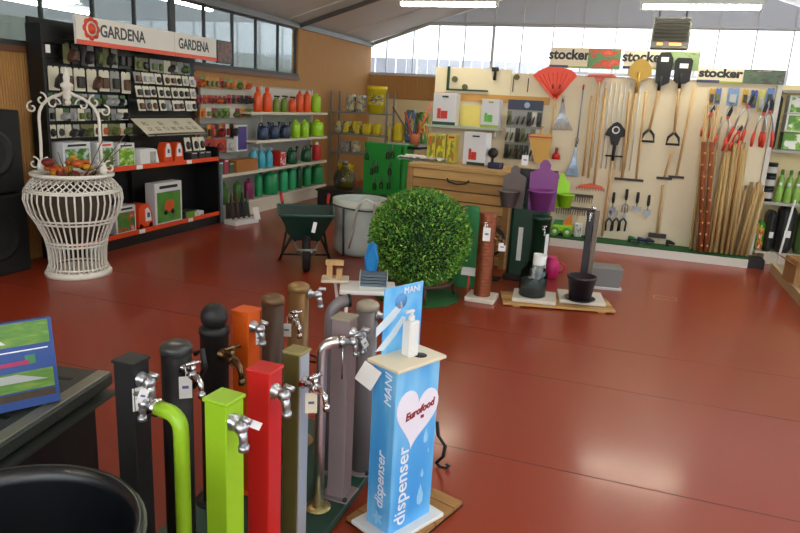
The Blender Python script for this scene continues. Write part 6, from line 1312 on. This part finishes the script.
# narrow left face (-x)
xf = -Wd / 2 - .0015
text(ds, 'dispenser', .06, (xf - .001, -.005, .22), (R(90), R(-90), R(-90)), WHP, bold=.0003, shear=.25, name='lettering')
text(ds, 'MANI', .05, (xf - .001, -.025, .585), (R(90), R(-90), R(-90)), WHP, shear=.25, name='lettering')
part(ds, 'printed_flower', MB().prism([(.02 * (1 + .4 * math.cos(5 * a * math.pi / 15)) * math.cos(a * math.pi / 15), .02 * (1 + .4 * math.cos(5 * a * math.pi / 15)) * math.sin(a * math.pi / 15)) for a in range(30)], .002, Matrix.Translation((xf, 0, .06)) @ Matrix.Rotation(R(90), 4, 'Z')), mat('print_drop', (150, 206, 246)))
D0 = ds.matrix_basis
q = D0 @ Vector((.015, .005, .016 + Hh + .015)); r = T('soap_bottle', 'white pump soap bottle on the blue dispenser column', 'bottle', q, yaw); part(r, 'body', MB().bev((0, 0, .065), (.05, .046, .135), .006), WHITE); part(r, 'neck', MB().lathe([(.012, .13), (.012, .15), (.006, .15), (.006, .165)], 12), WHITE); part(r, 'pump_head', MB().bev((-.01, 0, .168), (.042, .014, .01), .003), WHITE)
q = D0 @ Vector((-.13, .045, .016 + Hh - .002)); nt_ = T('paper_note', 'white paper note taped under the dispenser top plate', 'note', q, yaw - R(90)); part(nt_, 'sheet', MB().box((0, -.022, -.035), (.088, .0016, .075), rx=R(-30), ry=R(12)), PAPER)
# metal scroll bracket behind the dispenser
q = GZ(437, 425, .2); 
r = T('scroll_hook', 'dark iron scroll stand behind the blue dispenser', 'iron stand', GZ(436, 466)); r.scale = (1, 1, .55)
part(r, 'stem', MB().tube([(0, 0, .03), (.03, .0, .1), (.035, 0, .2), (.0, 0, .28), (-.01, 0, .4)], .009, 6), mat('dark_iron', (50, 48, 48))); part(r, 'scroll', MB().tube([(0, 0, .03), (.02, 0, .004), (.05, 0, .006), (.06, 0, .03), (.045, 0, .04)], .009, 6), mat('dark_iron', (50, 48, 48)))
# ---- dark storage box with slatted lid
A = GZ(113, 372, .55); B = GZ(0, 446, .55)
sv = T('storage_bench', 'dark grey garden storage box with slotted lid', 'storage box', (A.x, A.y, 0), math.atan2(B.y - A.y, B.x - A.x) + R(90))
SBM = mat('dark_resin', (52, 58, 54), .45, var=.12, scale=12, bump=.2, bscale=80)
Lx, Ly = 1.3, 1.3
part(sv, 'body', MB().b2(-Lx + .04, -.05, -Ly + .04, -.05, 0, .49), BLKMET); part(sv, 'lid', MB().bev((-Lx / 2, -Ly / 2, .525), (Lx, Ly, .05), .008), SBM)
part(sv, 'lid_edge', MB().bev((-.03, -Ly / 2, .553), (.05, Ly - .02, .008), .003), mat('grey_lid_edge', (150, 150, 136), .3, .6, var=.2, scale=14)); part(sv, 'ledge', MB().b2(-.05, .015, -Ly, -.0, .465, .478), mat('grey_ledge', (70, 76, 70), .4, .3))
for k in range(7):
    for j in range(4): part(sv, 'slot', MB().bev((-.16 - j * .2, -.1 - k * .16, .5505), (.12, .022, .003), .001), BLACK)
# boxed game on the lid
S0 = sv.matrix_basis
E1 = GZ(61, 402, .56); 
bk = T('boxed_set', 'blue edged box with grass pictures standing on the storage lid', 'box', (E1.x, E1.y, .566), R(58)); hB, wB = .285, .36; bk.rotation_euler = (R(-12), 0, R(58))
part(bk, 'carton', MB().b2(-wB, 0, 0, .05, 0, hB), mat('box_royal_blue', (34, 70, 140), .35))
GRS = ramp_mat('grass_field_print', [(0, (60, 100, 36)), (.5, (90, 136, 46)), (.66, (120, 150, 60))], 5., const=False)
part(bk, 'picture', MB().b2(-wB + .008, -.012, -.002, 0, hB * .72, hB * .985), GRS); part(bk, 'picture', MB().b2(-wB + .008, -.012, -.002, 0, hB * .2, hB * .42), GRS)
part(bk, 'white_machine_print', MB().prism([(-wB + .02, hB * .76), (-.14, hB * .76), (-.17, hB * .86), (-.2, hB * .92), (-wB + .02, hB * .93)], .002, Matrix.Translation((0, -.003, 0))), ramp_mat('machine_print', [(0, (214, 210, 206)), (.52, (170, 40, 40)), (.6, (40, 40, 44))], 3.)); part(bk, 'stripe_print', MB().prism([(-wB + .01, hB * .5), (-.08, hB * .5), (-.08, hB * .55), (-wB + .01, hB * .53)], .002, Matrix.Translation((0, -.003, 0))), mat('print_magenta', (170, 40, 90), .4)); part(bk, 'stripe_print', MB().prism([(-wB + .01, hB * .32), (-.03, hB * .3), (-.12, hB * .4), (-wB + .01, hB * .4)], .002, Matrix.Translation((0, -.004, 0))), mat('print_grey', (170, 172, 168), .4))
part(bk, 'emblem_print', MB().b2(-.09, -.06, -.003, -.001, hB * .5, hB * .6), mat('print_green', (60, 130, 80), .4)); part(bk, 'rule_print', MB().b2(-wB + .01, -.02, -.003, -.001, hB * .655, hB * .668), WHP); part(bk, 'picture', MB().b2(-wB + .008, -.012, -.002, 0, hB * .1, hB * .18), mat('print_soil', (70, 56, 40), .6, var=.4, scale=30))
# ---- big black tub at the near corner
tb = T('garden_tub', 'large black round tub with worn rim in the near corner', 'tub', (-1.12, .855, 0)); TBM = mat('black_tub_resin', (12, 15, 20), .3, var=.3, scale=5)
part(tb, 'wall', MB().lathe([(.22, 0), (.235, .02), (.285, .66), (.285, .7), (.272, .7), (.265, .66), (.22, .05), (.001, .04)], 48), TBM); part(tb, 'rim_bead', MB().tube([(.287 * math.cos(k * math.pi / 24), .287 * math.sin(k * math.pi / 24), .685) for k in range(48)], .006, 6, True), mat('worn_rim', (92, 92, 82), .5, var=.3))
